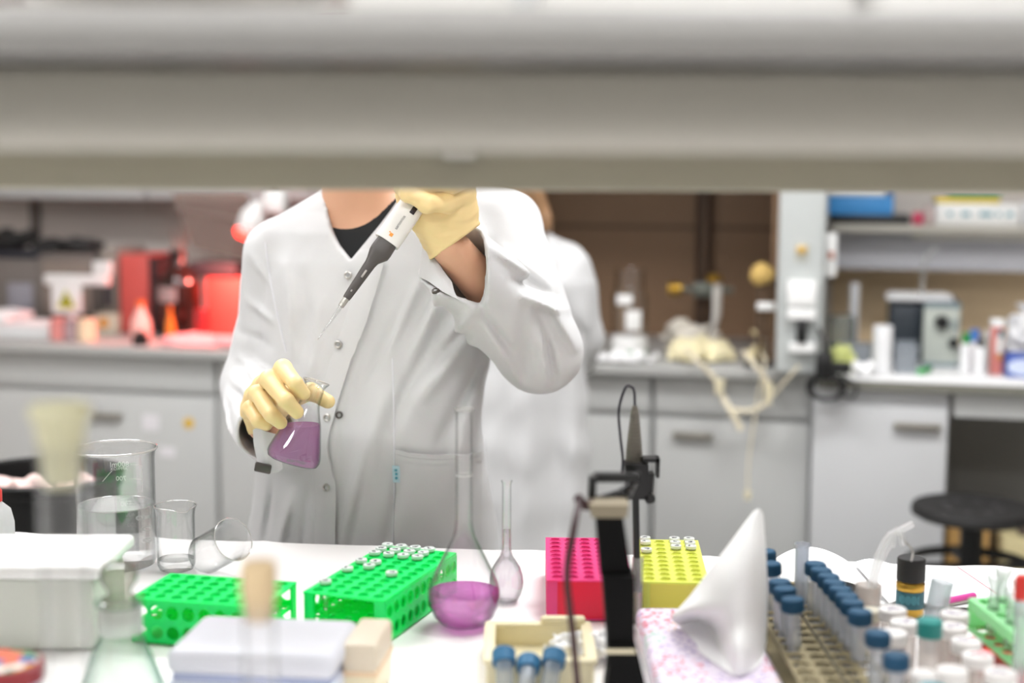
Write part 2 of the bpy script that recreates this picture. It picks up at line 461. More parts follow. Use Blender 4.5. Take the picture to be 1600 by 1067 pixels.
sbox('baseboard_back', 1.95, 3.4, VB - .015, VB, 0, .08, m_cab)

# ceiling lamps
m_diff = mat('lit lamp diffuser', '#ffffff', .6, var=0, emit='#fdfdff', estr=19.0)
def ceiling_light(u, v, w, d, label):
    t = thing('ceiling_light', label, 'ceiling light', RW(u, v, 2.75), -A, 'recessed ceiling lamps')
    fr = MB()
    for sx in (-1, 1): fr.box((sx * (w / 2 + .02), 0, -.025), (.04, d + .08, .05), .005)
    for sy in (-1, 1): fr.box((0, sy * (d / 2 + .02), -.025), (w, .04, .05), .005)
    part('frame', fr, m_white, t)
    part('diffuser', MB().box((0, 0, -.02), (w, d, .02)), m_diff, t)
for v_, w_, d_, lab in ((-1.2, 1.2, .5, 'above the aisle'), (-2.35, .8, .26, 'above the far edge of the bench'), (-4.3, 1.2, .5, 'behind the camera')):
    for u_, side in ((-.8, 'left'), (1.15, 'right')):
        ceiling_light(u_, v_, w_, d_, 'lit ceiling panel ' + lab + ', on the ' + side)

# ------------------------------------------------------------------ base cabinets
ZT = .90
def cabinet(px0, px1, label, mdoor, z_top=.868, v=.04, handle=None, split=None, extra=None, seam_z=.752, dep=.66, u_left=None):
    u0 = u_left if u_left is not None else rp(px0, 650, v)[0]; u1, _ = rp(px1, 650, v); uc = (u0 + u1) / 2; w = u1 - u0
    t = thing('base_cabinet', label, 'cabinet', RW(uc, v, 0), -A, 'grey base cabinets under the back counters')
    part('body', MB().box((0, .02 + dep / 2, (.1 + z_top) / 2), (w - .004, dep, z_top - .1), .002).box((0, .05 + dep / 2, .05), (w - .004, dep - .06, .1)), mdoor, t)
    if seam_z: part('drawer_front', MB().box((0, .009, (seam_z + .006 + z_top) / 2), (w - .008, .018, z_top - seam_z - .01), .002), mdoor, t)
    zt = seam_z or z_top - .035
    cols = [(u0, u1)] if split is None else [(u0, rp(split, 700, v)[0]), (rp(split, 700, v)[0], u1)]
    for a, b in cols:
        d = part('door', MB().box(((a + b) / 2 - uc, .009, (.105 + zt - .006) / 2), (b - a - .010, .018, zt - .006 - .105), .003), mdoor, t)
        if handle:
            for hx, hy, hw in handle:
                hu, hz = rp(hx, hy, v)
                if a < hu < b:
                    hm = MB().box((hu - uc, -.014, hz), (hw, .014, .018), .005)
                    for s_ in (-1, 1): hm.box((hu - uc + s_ * (hw / 2 - .008), -.004, hz), (.01, .012, .012))
                    part('handle', hm, m_handle, d)
        if extra and a == cols[0][0]:
            for (ex, ey, ew, eh, em, rnd) in extra:
                eu, ez = rp(ex, ey, v)
                sm = MB()
                if rnd: sm.lathe([(0, 0), (ew / 2, 0), (ew / 2, .0015), (0, .0015)], 20, Matrix.Translation((eu - uc, 0, ez)) @ rotm((rad(90), 0, 0)))
                else: sm.box((eu - uc, -.0007, ez), (ew, .0015, eh))
                part('sticker', sm, em, d)
    return t
m_stick = mat('pale label paper', '#dcd9dc', .6); m_styel = mat('amber label paper', '#d6ac2a', .6)
cabinet(-120, 338, 'grey base cabinet at the far left with a round yellow sticker on its door', m_cab, handle=[(168, 648, .11)],
        extra=[(236, 660, .055, .05, m_stick, 0), (295, 661, .034, .034, m_styel, 1), (262, 706, .05, .03, m_stick, 0)])
cabinet(340, 700, 'grey base cabinet hidden mostly behind the person holding the flask', m_cab, handle=[(520, 662, .11)])
cabinet(702, 1018, 'grey base cabinet behind the person with their back turned', m_cab, handle=[(860, 668, .11)])
cabinet(1020, 1268, 'grey base cabinet below the brown fume hood, right of the black stand', m_cab, handle=[(1083, 679, .115)])
VR = -.03
ZR = rp(1460, 595, VR - .02)[1]
cabinet(0, 1484, 'pale cabinet beside the stool under the right counter', m_cabw, z_top=ZR - .035, v=VR, handle=[(1433, 665, .125)], seam_z=None, dep=.6, u_left=rp(1268, 650, .04)[0] + .001)

uL = -2.695; uC = rp(1275, 600, 0)[0]
solo('worktop', MB().box(((uL + uC) / 2, .395, ZT - .016), (uC - uL, .79, .032), .008), m_top,
     'long grey worktop running along the back wall behind both people', 'worktop', O_, -A)
uR = 3.39
rtop = solo('worktop', MB().box(((uC + .004 + uR) / 2, (VR - .02 + .79) / 2, ZR - .015), (uR - uC - .004, .79 - VR + .02, .03), .004), mat('white worktop', '#e2e2e2', .35),
     'white worktop on the right carrying the blue-grey instrument', 'worktop', O_, -A)
part('edge_strip', MB().box(((uC + .004 + uR) / 2, VR - .0212, ZR - .019), (uR - uC - .004, .003, .024)), mat('olive grey edging', '#77766c', .5), rtop)
# apron and knee space under the right counter
t = thing('desk_frame', 'grey desk frame with an open knee space behind the black stool', 'desk', RW(rp(1490, 650, VR)[0], VR, 0), -A)
wd = uR - rp(1490, 650, VR)[0]
part('apron', MB().box((wd / 2, .02, ZR - .065), (wd, .03, .068), .002), m_cab, t)
part('back_panel', MB().box((wd / 2, .60, (.1 + ZR - .1) / 2), (wd, .02, ZR - .2)), mat('plain grey panel', '#8d8b86', .6), t)  # one even grey over the whole panel
part('side_panel', MB().box((wd - .015, .3, (ZR - .1) / 2), (.03, .56, ZR - .1)), m_cab, t)

# ------------------------------------------------------------------ fume hood and service column
hu0 = rp(700, 430, 0)[0]; hu1 = rp(1216, 430, 0)[0]; cu1 = rp(1288, 430, 0)[0]
t = thing('fume_hood', 'open brown lined fume hood above the middle of the back counter', 'fume hood', RW(hu0, 0, ZT), -A)
W = hu1 - hu0
part('back_panel', MB().box((W / 2, .76, .55), (W, .02, 1.1)), m_brown, t)
part('side_panel', MB().box((.012, .41, .55), (.024, .70, 1.1)), m_brown, t, label='left side panel of the brown hood')
part('side_panel', MB().box((W - .012, .43, .55), (.024, .66, 1.1)), m_brown, t, label='right side panel of the brown hood')
part('hood_roof', MB().box((W / 2, .40, 1.12), (W, .74, .04)), m_brown, t)
part('front_fascia', MB().box((W / 2, .012, 1.0), (W - .05, .02, .85 - .45), .004), m_cab, t)
rail = MB()
for px_ in (1092, 1104):
    uu = rp(px_, 400, .70)[0] - hu0
    rail.cyl((uu, .725, .0), .013, 1.1, 12)
part('gas_pipe', rail, mat('brown pipe', '#3f2c20', .5), t)
m_seam = mat('hood seam', '#5d462e', .5)
part('panel_seam', MB().box((W / 2, .747, .36), (W - .06, .006, .012)).box((W / 2, .747, .80), (W - .06, .006, .012)), m_seam, t)

zc0 = rp(1245, 581, -.05)[1]
cw = cu1 - hu1; cc = (hu1 + cu1) / 2
t = thing('service_column', 'pale grey service column with sockets at the right end of the fume hood', 'column', RW(cc, 0, ZT), -A)
m_col = mat('column paint', '#bfc3c1', .4, var=.02)
part('post', MB().box((0, .16, .72), (cw, .42, 1.44), .008), m_col, t)
def onpost(name, px0, py0, px1, py1, m, dep, lab=None, parent=t, bev=.004):
    a, b, z0, z1 = rrect(px0, py0, px1, py1, -.05)
    return part(name, MB().box(((a + b) / 2 - cc, -.05 - dep / 2, (z0 + z1) / 2 - ZT), (b - a, dep, z1 - z0), bev), m, parent, label=lab)
onpost('tap_label', 1242, 380, 1263, 408, mat('label plate', '#b9b9ae', .5), .004)
onpost('tap_knob', 1245, 384, 1261, 396, mat('ochre knob', '#c9a45a', .5), .012)
onpost('socket', 1231, 437, 1276, 478, m_white, .03, 'upper white socket')
onpost('socket', 1231, 480, 1275, 499, m_white, .03, 'middle white socket')
pl = onpost('plug', 1245, 500, 1261, 533, m_black, .04)
onpost('socket', 1234, 534, 1274, 550, m_white, .03, 'lower white socket')
# face of the column below the counter edge
a, b, z0, z1 = rrect(1212, 560, 1277, 583, -.05)
part('lower_box', MB().box((0, -.025, (z0 + .96) / 2 - ZT), (cw, .048, .96 - z0), .012), m_col, t)

# grey wall units left of the hood
u0, u1 = -2.69, hu0 - .03
zs = rp(180, 320, .60)[1]
t = thing('wall_cabinet', 'grey wall cabinet above the left end of the back counter', 'cabinet', RW((u0 + u1) / 2, .60, zs), -A)
part('body', MB().box((0, .10, .32), (u1 - u0, .18, .62), .003), mat('brownish cabinet', '#8a6f66', .6), t)
for k in range(4):
    w = (u1 - u0) / 4; part('door', MB().box((-(u1 - u0) / 2 + w * (k + .5), .0, .32), (w - .006, .018, .6), .003), m_cab, t)
uu = rp(53, 355, .78)[0]
struct('trim_1', MB().box((uu, .79, 1.2), (.03, .02, .6)), m_dgrey, O_, -A)

# ------------------------------------------------------------------ right hand shelf unit
u0 = cu1 + .012; u1 = 3.38
VS = .47
zsh = rp(1450, 352, VS)[1]
t = thing('wall_shelf', 'pale grey wall shelf with a deep valance over the right counter', 'shelf', RW((u0 + u1) / 2, VS, zsh), -A)
w = u1 - u0
part('shelf_board', MB().box((0, .155, -.012), (w, .31, .024), .003), m_beigeshelf, t)
va, vz = rp(1450, 422, VS + .08); 
part('valance', MB().box((0, .09, (vz - zsh) / 2 - .012), (w, .02, abs(vz - zsh) - .024)), mat('lilac grey panel', '#b0b0b4', .5), t)
a, b, z0, z1 = rrect(1425, 356, 1700, 378, VS)
part('lamp_diffuser', MB().box(((a + b) / 2 - (u0 + u1) / 2, .05, z0 - zsh - .002), (b - a - .02, .04, .003)), m_white, t)
part('under_shelf_lamp', MB().box(((a + b) / 2 - (u0 + u1) / 2, .05, (z0 + z1) / 2 - zsh), (b - a, .05, z1 - z0), .006), m_beigeshelf, t)
pc = RW((u0 + u1) / 2, .788, ZR + .003)
solo('splash_board', MB().box((0, 0, .16), (u1 - u0, .018, .32)), m_tan, 'tan splash board on the wall behind the right counter', 'wall panel', pc, -A)

# ------------------------------------------------------------------ the reagent shelf the camera looks under
ts = thing('reagent_shelf', 'out of focus beige double rail shelf across the top of the view', 'shelf', (0, 1.12, 1.40))
zA, zB = at(800, 297, 1.36).z, at(800, 238, 1.34).z
def rbar(y0, y1, z0, z1, r, seg=6):
    """long bar whose lower edge is rolled"""
    mb = MB(); mb.box((0, (y0 + y1) / 2, (z0 + z1) / 2), (2.6, y1 - y0, z1 - z0), r, seg=seg); return mb
part('back_rail', rbar(1.30, 1.37, zA, zB + .012, .004), m_lip, ts, world=True)
z0, z1 = at(800, 238, .94).z, at(800, 106, .92).z
part('front_rail', rbar(.90, .955, z0, z1, .024), m_beigeshelf, ts, world=True)
part('shelf_board', MB().box((0, 1.12, z0 + .018), (2.6, .39, .012)), m_beigeshelf, ts, world=True)
z2, z3 = at(800, 97, .88).z, at(800, 12, .86).z
part('upper_rail', rbar(.84, .885, z2, z3, .018), mat('upper rail paint', '#918f8b', .5), ts, world=True)
part('upper_board', MB().box((0, 1.10, z2 + .012), (2.6, .48, .014)), m_white, ts, world=True)
c = at(718, 246, 1.29)
part('shelf_clip', MB().box((c.x, 1.292, c.z + .003), (.030, .014, .012), .003).box((c.x, 1.297, c.z + .01), (.022, .01, .012), .003), m_steel, ts, world=True, label='steel clip')
for sx in (-1.22, 1.22):
    part('upright', MB().box((sx, 1.12, (z2 + .9) / 2 + .01), (.05, .06, z2 - .92)), m_lip, ts, world=True)
def onshelf(name, px0, px1, Y, h, d, m, label, cat, prof='box'):
    a, b = at(px0, 40, Y).x, at(px1, 40, Y).x
    mb = MB()
    zb = z2 + .0205
    if prof == 'box': mb.box((0, 0, h / 2), (b - a, d, h), .006)
    else: mb.lathe([(0, 0), ((b - a) * .3, 0), ((b - a) * .5, h), ((b - a) * .5 - .004, h), ((b - a) * .29, .006), (0, .006)], 40)
    return solo(name, mb, m, label, cat, ((a + b) / 2, Y, zb))
onshelf('dish', 30, 520, .985, .035, .1, mat('grey enamel', '#aaa49c', .4), 'blurred grey dish on the shelf at the top left', 'dish', 'dish')
onshelf('storage_box', 560, 800, 1.0, .05, .12, mat('grey white card', '#cfcdc8', .7), 'blurred white box on the shelf at the top centre', 'box')
onshelf('storage_box', 840, 1300, 1.02, .055, .14, mat('grey white card', '#cfcdc8', .7), 'wide blurred white box on the shelf at the top right of centre', 'box')
onshelf('storage_box', 1340, 1640, .99, .048, .12, mat('grey white card', '#cfcdc8', .7), 'blurred white box on the shelf at the top right corner', 'box')

# ------------------------------------------------------------------ lab bench in front
BA = rad(6.5); BO = Vector((0, 1.981, 0))
tb = thing('lab_bench', 'wide white covered lab bench in the foreground carrying the glassware and racks', 'bench', BO, -BA)
part('worktop', MB().box((0, -.78, .8735), (3.4, 1.56, .046), .006), m_cab, tb)
cab = MB().box((0, -.78, .44), (3.2, 1.3, .80), .004).box((0, -.78, .03), (3.1, 1.2, .06))
part('body', cab, m_cab, tb)
# white cover sheet lying on the bench
ms_cover = mat('white bench cover', '#f1efee', .75, var=.015, scale=5, bump=.12, bscale=18)
N1, N2 = 120, 70; P = []
for i in range(N1 + 1):
    row = []
    for j in range(N2 + 1):
        x = -1.68 + 3.36 * i / N1; y = -1.53 + 1.535 * j / N2
        w = .0006 * (math.sin(x * 23 + 2.2 * math.sin(y * 17)) + math.sin(y * 41 + x * 9)) 
        edge = max(0, (y + .10) / .10); w += .0018 * edge * (math.sin(x * 31) + .6 * math.sin(x * 67 + 1))
        row.append((x, y, max(.8995 - .0011 + w, .8985)))
    P.append(row)
solo('bench_cover', MB().sheet([r[:] for r in P], -.0006), ms_cover, 'white sheet covering the foreground lab bench under the glassware', 'cover', BO, -BA, ang=80)
ZB = .9005

# ------------------------------------------------------------------ glassware
m_liq = liquid('magenta dye', '#efbfe8', .5, .22, '#dc86d2')
m_liq2 = liquid('violet dye', '#efd6ee', .4, .42, '#d09fca')
m_clear = liquid('clear water', '#fafbfb', .7)
m_faint = liquid('faint lilac water', '#f4f2f5', .5, .12, '#dfdbe0')
m_etch = mat('white print', '#fbfbf8', .6, var=0)
def fill_below(prof, z):
    out = [(0, prof[0][1])]
    for (r0, z0), (r1, z1) in zip(prof[:-1], prof[1:]):
        if z1 <= z: out.append((r1, z1))
        else:
            t = (z - z0) / (z1 - z0) if z1 != z0 else 0
            out.append((r0 + (r1 - r0) * t, z)); break
    return out + [(0, z)]
def shrink(prof, t): return [(max(r - t, 0), z + (t if i < 2 else 0)) for i, (r, z) in enumerate(prof)]

m_rim = glass('milky edge highlight', '#f4f4f2', '#c9ccca', refl=2.2, power=2, milky=.35, milk='#f6f2f0')  # milky white in the glass bead stands in for the rim highlight
def rim_ring(r, z, th=.0013): return MB().lathe([(r + th * math.cos(a), z + th * math.sin(a)) for a in np.linspace(0, 2 * PI, 9)], 56)
# big volumetric flask
c = onz(725, 977, ZB)
prof = [(0, .001), (.020, 0), (.027, .003), (.0365, .013), (.0418, .026), (.0432, .037), (.0425, .045), (.0395, .055), (.034, .067), (.027, .081), (.0195, .096), (.0138, .108), (.0112, .118), (.0102, .128), (.0099, .16), (.0099, .245), (.0100, .254), (.0112, .258), (.0117, .2605), (.0113, .262)]
t = thing('volumetric_flask', 'tall long necked glass flask holding pink purple liquid', 'flask', c)
part('glass_body', MB().lathe(prof, 48).lathe(shrink(prof, .0014), 48), m_glass, t)
part('liquid', MB().lathe(fill_below(shrink(prof, .0015), .0425), 48), m_liq, t, label='pink purple liquid')
part('rim', rim_ring(.0112, .2605, .0011), m_rim, t)
part('neck_mark', MB().lathe([(.01005, .182), (.0101, .182), (.0101, .1828), (.01005, .1828)], 32), m_etch, t)
# small volumetric flask
c = onz(791, 939, ZB)
k = .0205 / .0432
prof2 = [(0, .001), (.013, 0), (.0155, .003), (.019, .010), (.0212, .018), (.0218, .025), (.0208, .034), (.0175, .044), (.0125, .052), (.0085, .058), (.0066, .064), (.0060, .072), (.0058, .145), (.0059, .151), (.0072, .1535), (.0070, .155)]
t = thing('volumetric_flask', 'small long necked glass flask with clear liquid behind the tall flask', 'flask', c)
part('glass_body', MB().lathe(prof2, 40).lathe(shrink(prof2, .001), 40), m_glass, t)
part('liquid', MB().lathe(fill_below(shrink(prof2, .0011), .092), 40), m_faint, t)

# 1 litre beaker of water
def beaker_prof(r, h, lip=.004):
    return [(0, .0015), (r - .008, 0), (r - .003, .002), (r, .009), (r, h * .55), (r, h - .014), (r + .001, h - .006), (r + lip, h - .001), (r + lip, h)]
def spout(mb, r, h, ang, amt=.008, wid=.35, zz=.02):
    out = []
    for x, y, z in mb.v:
        a = math.atan2(y, x) - ang; a = (a + PI) % (2 * PI) - PI
        w = math.exp(-(a / wid) ** 2) * max(0, (z - (h - zz)) / zz); q = 1 + amt * w / max(r, 1e-4)
        out.append((x * q, y * q, z - .003 * w))
    mb.v = out; return mb
c = onz(184, 882, ZB); r = .0525; h = .162
t = thing('beaker', 'large glass beaker of water with white graduations reading 800ml', 'beaker', c)
bp = beaker_prof(r, h)
part('glass_body', spout(MB().lathe(bp, 56).lathe(shrink(bp, .0018), 56), r, h, rad(200), .011), m_glass, t)
part('water', MB().lathe(fill_below(shrink(bp, .0019), .0845), 56), m_clear, t)
part('rim', spout(rim_ring(r + .0035, h, .0016), r, h, rad(200), .011), m_rim, t)
part('water_line', MB().lathe([(r - .0022, .0835), (r - .0022, .0855), (r - .0036, .0848)], 56), m_rim, t)
def onwall(body, size, ang, z, rr, wd=1.0):
    """printed on the outside of the wall, reading from outside"""
    m = MB().text(body, size, None, .0001); out = []
    for x, y, d in m.v:
        a = ang + x * wd / rr; out.append(((rr + d + .0003) * math.cos(a), (rr + d + .0003) * math.sin(a), z + y))
    m.v = out; return m
g = MB(); a0 = rad(99)
for body, sz, zz, da in (('800ml', .0105, .1285, .0), ('APPROX', .0062, .1225, .02), ('700', .0095, .1085, -.03), ('500', .0105, .072, -.14), ('400', .0095, .057, -.24), ('300', .009, .042, -.28), ('200', .009, .027, -.28)):
    q = onwall(body, sz, a0 + da, zz, r); g.add(q.v, q.f)
def line(a1, z1, a2, z2, th=.0006):
    P = []
    for i in range(9):
        a = a1 + (a2 - a1) * i / 8; zc = z1 + (z2 - z1) * i / 8
        P.append((a, zc))
    horiz = abs(a2 - a1) * r > abs(z2 - z1)
    rows = [[((r + .0004) * math.cos(a + (0 if horiz else s * th / r)), (r + .0004) * math.sin(a + (0 if horiz else s * th / r)), zc + (s * th if horiz else 0)) for s in (-1, 1)] for a, zc in P]
    return MB().sheet(rows, .0003)
for ln in ((a0 - .29, .1285, a0 - .62, .1285), (a0 - .62, .1285, a0 - .62, .1085), (a0 - .25, .1085, a0 - .62, .1085), (a0 - .62, .1085, a0 - .62, .09), (a0 + .2, .120, a0 + .45, .106)):
    q = line(*ln); g.add(q.v, q.f)
part('graduations', g, m_etch, t, label='white printed volume marks')
# small upright beaker
c = onz(276, 890, ZB); r = .0255; h = .089; bp = beaker_prof(r, h, .003)
t = thing('beaker', 'small upright glass beaker to the right of the large beaker', 'beaker', c)
part('glass_body', spout(MB().lathe(bp, 40).lathe(shrink(bp, .0012), 40), r, h, rad(-60), .007), m_glass, t)
part('water', MB().lathe(fill_below(shrink(bp, .0013), .016), 40), m_clear, t)
part('rim', spout(rim_ring(r + .0025, h, .0009), r, h, rad(-60), .007), m_rim, t)
# small beaker lying on its side
c = onz(349, 892, ZB); r = .0265; h = .075; bp = beaker_prof(r, h, .003)
mb = MB().lathe(bp, 40).lathe(shrink(bp, .0012), 40)
tilt = rotm((0, 0, rad(-40))) @ rotm((0, rad(62), 0))
mb.v = [tuple(tilt @ Vector(p)) for p in mb.v]; zm = min(p[2] for p in mb.v); xm = sum(p[0] for p in mb.v) / len(mb.v)
mb.v = [(x - xm, y, z - zm) for x, y, z in mb.v]
t = thing('beaker', 'empty glass beaker tipped over with its mouth facing right', 'beaker', c)
part('glass_body', mb, m_glass, t)
rr_ = rim_ring(r + .0025, h, .0009); rr_.v = [tuple(tilt @ Vector(p) - Vector((xm, 0, zm))) for p in rr_.v]
part('rim', rr_, m_rim, t)
# stoppered conical flask close to the camera
c = Vector((-.383, 1.352, ZB))
cp = [(0, .001), (.040, 0), (.046, .004), (.047, .012), (.040, .034), (.028, .066), (.0205, .085), (.0195, .092), (.0198, .112), (.0235, .114), (.0235, .119), (.0205, .120)]
t = thing('conical_flask', 'blurred conical glass flask closed by a glass stopper, front left', 'flask', c)
part('glass_body', MB().lathe(cp, 40).lathe(shrink(cp[:-3], .0018), 40), glass('green tinted glass', '#fafdfb', '#6aa58f', power=3.0), t)
part('ground_neck', MB().lathe([(.0212, .086), (.0218, .09), (.0218, .112), (.0212, .113)], 36), glass('frosted glass', '#eef0ee', '#aab0ae', milky=.72, milk='#e9ebe7'), t)
part('stopper', MB().lathe([(0, .095), (.0165, .095), (.0175, .120), (.011, .123), (.0125, .130), (.0175, .138), (.0185, .146), (.016, .152), (.009, .155), (0, .1555)], 36), glass('thick glass', '#e6e7df', '#5f6054', power=1.5, milky=.10, milk='#dfe0d6'), t)
# tall cylinder with flared stopper at far left
c = at(95, 700, .95); c = Vector((c.x, .95, ZB))
t = thing('measuring_cylinder', 'tall blurred glass cylinder with a cream flared stopper at the far left', 'cylinder', c)
gp = [(0, .012), (.0150, .012), (.0155, .018), (.0155, .33), (.0158, .352)]
part('glass_body', MB().lathe(gp, 36).lathe(shrink(gp, .0015), 36), m_glass, t)
part('foot', MB().lathe([(0, 0), (.034, 0), (.035, .004), (.024, .010), (.015, .0125), (0, .0125)], 36), m_glass, t)
ztop = at(95, 632, .95).z - ZB; zs_ = at(95, 712, .95).z - ZB
part('stopper', MB().lathe([(0, zs_ - .02), (.0125, zs_ - .02), (.0135, zs_), (.0158, zs_ + .012), (.0172, ztop - .012), (.0205, ztop - .008), (.0205, ztop - .002), (.019, ztop), (0, ztop)], 36), plastic('cream stopper', '#dcd9bd', .45), t)
# stoppered tube in front
c = at(404, 900, 1.0); c = Vector((c.x, 1.0, ZB))
zt_ = at(404, 878, 1.0).z - ZB; zb_ = at(404, 955, 1.0).z - ZB
t = thing('test_tube', 'blurred glass tube with a tan stopper in front of the clear lid box', 'tube', c)
gp = [(0, .010), (.0115, .010), (.0120, .014), (.0120, zb_ + .012), (.0125, zb_ + .014)]
part('glass_body', MB().lathe(gp, 32).lathe(shrink(gp, .0012), 32), m_glass, t)
part('foot', MB().lathe([(0, 0), (.026, 0), (.027, .003), (.014, .009), (0, .0105)], 32), m_glass, t)
part('stopper', MB().lathe([(0, zb_ - .006), (.0098, zb_ - .006), (.0105, zb_), (.0132, zb_ + .014), (.0138, zt_ - .003), (.012, zt_), (0, zt_)], 28), mat('tan rubber', '#cdb58f', .6), t)

# ------------------------------------------------------------------ microtube racks
m_green = plastic('green rack plastic', '#1cff8c', .4)
m_pink = plastic('pink rack plastic', '#ff5aa6', .4)
m_yell = plastic('yellow rack plastic', '#faff84', .35)
m_mint = plastic('mint rack plastic', '#c4ffcc', .4)
def rack(label, origin, rz, nx, ny, m, pitch=.019, H=.052, hole=.0062, front_panel=False, side_holes=True, group=None, mface=None, open_wells=()):
    """x columns (nx) across, y rows (ny) along; origin at the centre of the footprint"""
    t = thing('microtube_rack', label, 'rack', origin, rz, group)
    W, D, th = nx * pitch, ny * pitch, .0022
    top = MB().holed(nx, ny, pitch, pitch, hole, th, Matrix.Translation((0, 0, H - th)), 16, (.003, .003))
    for i in range(nx):
        for j in range(ny):
            top.lathe([(hole, 0), (hole + .0014, 0), (hole + .0014, .0009), (hole, .0009)], 16, Matrix.Translation((-W / 2 + (i + .5) * pitch, -D / 2 + (j + .5) * pitch, H)))
            top.lathe([(hole, 0), (hole * .92, -.010), (hole * .80, -.010)] if (i, j) in open_wells else [(hole, 0), (hole * .96, -.0018), (hole * .6, -.0026), (0, -.0027)], 14, Matrix.Translation((-W / 2 + (i + .5) * pitch, -D / 2 + (j + .5) * pitch, H - .0003)))
    part('top_plate', top, m, t)
    part('middle_shelf', MB().holed(nx, ny, pitch, pitch, hole * .8, .0018, Matrix.Translation((0, 0, H * .42)), 10), m, t)
    part('bottom_plate', MB().box((0, 0, .0011), (W + .004, D + .004, .0022)), m, t)
    for s in (-1, 1):
        if side_holes:
            py_ = (H - .006) / 2
            M = Matrix.Translation((s * (W / 2 + .002), 0, H / 2 - .001)) @ rotm((rad(90), 0, rad(90))) 
            pl_ = MB().holed(ny, 2, pitch, py_, .0078, .002, M, 18, (.002, .0015))
            for j in range(ny):
                for k in range(2):
                    pl_.lathe([(.0078, -.0004), (.0090, -.0004), (.0090, .0026), (.0078, .0026)], 18, M @ Matrix.Translation((-D / 2 + (j + .5) * pitch, (k - .5) * py_, 0)))
        else: pl_ = MB().box((s * (W / 2 + .002), 0, H / 2 - .001), (.002, D, H - .003))
        part('side_wall', pl_, m, t)
        for q in (-1, 1):
            part('corner_post', MB().box((q * (W / 2 - .004), s * (D / 2 + .001), H / 2 - .001), (.0125, .0024, H - .003)), m, t)
        if front_panel: part('end_wall', MB().box((0, s * (D / 2 + .0005), H / 2 - .001), (W - .020, .002, H - .004)), mface or m, t)
    return t
def wells(origin, rz, nx, ny, pitch, H):
    M = Matrix.Translation(origin) @ rotm((0, 0, rz)); return {(i, j): M @ Vector((-nx * pitch / 2 + (i + .5) * pitch, -ny * pitch / 2 + (j + .5) * pitch, H)) for i in range(nx) for j in range(ny)}

def snap(w, px, py, used):
    best = None
    for k, p in w.items():
        if k in used: continue
        q = pix(p + Vector((0, 0, .004))); d = (q[0] - px) ** 2 + (q[1] - py) ** 2
        if best is None or d < best[0]: best = (d, k)
    used.add(best[1]); return best[1]
m_cap = plastic('frosted cap plastic', '#f1f3f2', .3)
m_ink = mat('ink writing', '#2b2b38', .6, var=0)
m_tubeclear = glass('clear tube plastic', '#f8faf9', '#b9c6c0', power=2.2, milky=.16)
def microtube(label, loc, group, scribble, rz=0):
    t = thing('microtube', label, 'microtube', loc, rz, group)
    part('tube_body', MB().lathe([(0, -.034), (.0022, -.0335), (.0040, -.020), (.0056, -.010), (.0057, .0), (.0057, .0015), (.0068, .0016), (.0068, .0026), (.0, .0026)], 16), m_tubeclear, t)
    cp = part('cap', MB().lathe([(0, .0027), (.0069, .0027), (.0072, .0035), (.0072, .0062), (.0066, .0068), (.0052, .0068), (.0050, .0060), (0, .0060)], 24).box((0, .0085, .0035), (.004, .004, .0012)), m_cap, t)
    sg = MB(); r_ = random.Random(scribble)
    pts = [(r_.uniform(-.0035, .0035), r_.uniform(-.003, .003), .0064) for _ in range(6)]
    sg.tube(arcpts(pts, 24), .00028, 4)
    part('ink_mark', sg, m_ink, cp)
    return t
# green rack on the right, with tubes
P_ = .0195; H_ = .052
ry = rad(-19.5)
fr = onz(601, 1008, ZB); fl_dir = Vector((math.cos(ry), math.sin(ry), 0)); ln_dir = Vector((-math.sin(ry), math.cos(ry), 0))
NX, NY = 5, 11
o = fr - fl_dir * (NX * P_ / 2 + .003) + ln_dir * (NY * P_ / 2 + .003); o.z = ZB
w = wells(o, ry, NX, NY, P_, H_); used = set()
cap_px = [(607.8, 850.3), (630.4, 853), (653.8, 855), (676.3, 857), (594.7, 857.8), (619, 859.7), (642.5, 862.5), (666, 865.3), (583.5, 864.4), (605, 868), (628.5, 871), (653.8, 874.7), (569.4, 872.8), (592.8, 876.6), (577.8, 885), (616.3, 900), (539.6, 890), (508.7, 909.4)]
ks = []
for n, (x, y) in enumerate(cap_px): ks.append(snap(w, x, y, used))
ORD = ['first', 'second', 'third', 'fourth', 'fifth', 'sixth', 'seventh', 'eighth', 'ninth', 'tenth', 'eleventh']
def tube_labels(ks, rackname):
    js = sorted({j for _, j in ks}, reverse=True); out = {}
    for k in ks:
        row = sorted(i for i, j in ks if j == k[1]); r_ = js.index(k[1])
        pos = 'lone' if len(row) == 1 else ORD[row.index(k[0])] + ' from left'
        out[k] = ('lone white capped microtube' if pos == 'lone' else 'white capped microtube, ' + pos) + ', ' + ORD[r_] + ' filled row from back, ' + rackname
    return out
LB = tube_labels(ks, 'green rack')
for n, k in enumerate(ks): microtube(LB[k], w[k], 'microtubes in the green rack', n, ry + rad(random.uniform(-25, 25)))
rk = rack('green tube rack holding white capped microtubes beside the tall flask', o, ry, NX, NY, m_green, P_, H_, open_wells=used)
# green rack on the left, empty
ry = rad(-12.5); NX2, NY2 = 8, 5
ex = Vector((math.cos(ry), math.sin(ry), 0)); ey = Vector((-math.sin(ry), math.cos(ry), 0))
br = onz(463.5, 909, ZB + H_)
o = br - ex * (NX2 * P_ / 2 + .003) - ey * (NY2 * P_ / 2 + .003); o.z = ZB
# built with its long side along local y, so turn it a quarter
rk2 = rack('empty green tube rack between the clear lid box and the tipped beaker', o, ry + rad(90), NY2, NX2, m_green, P_, H_)
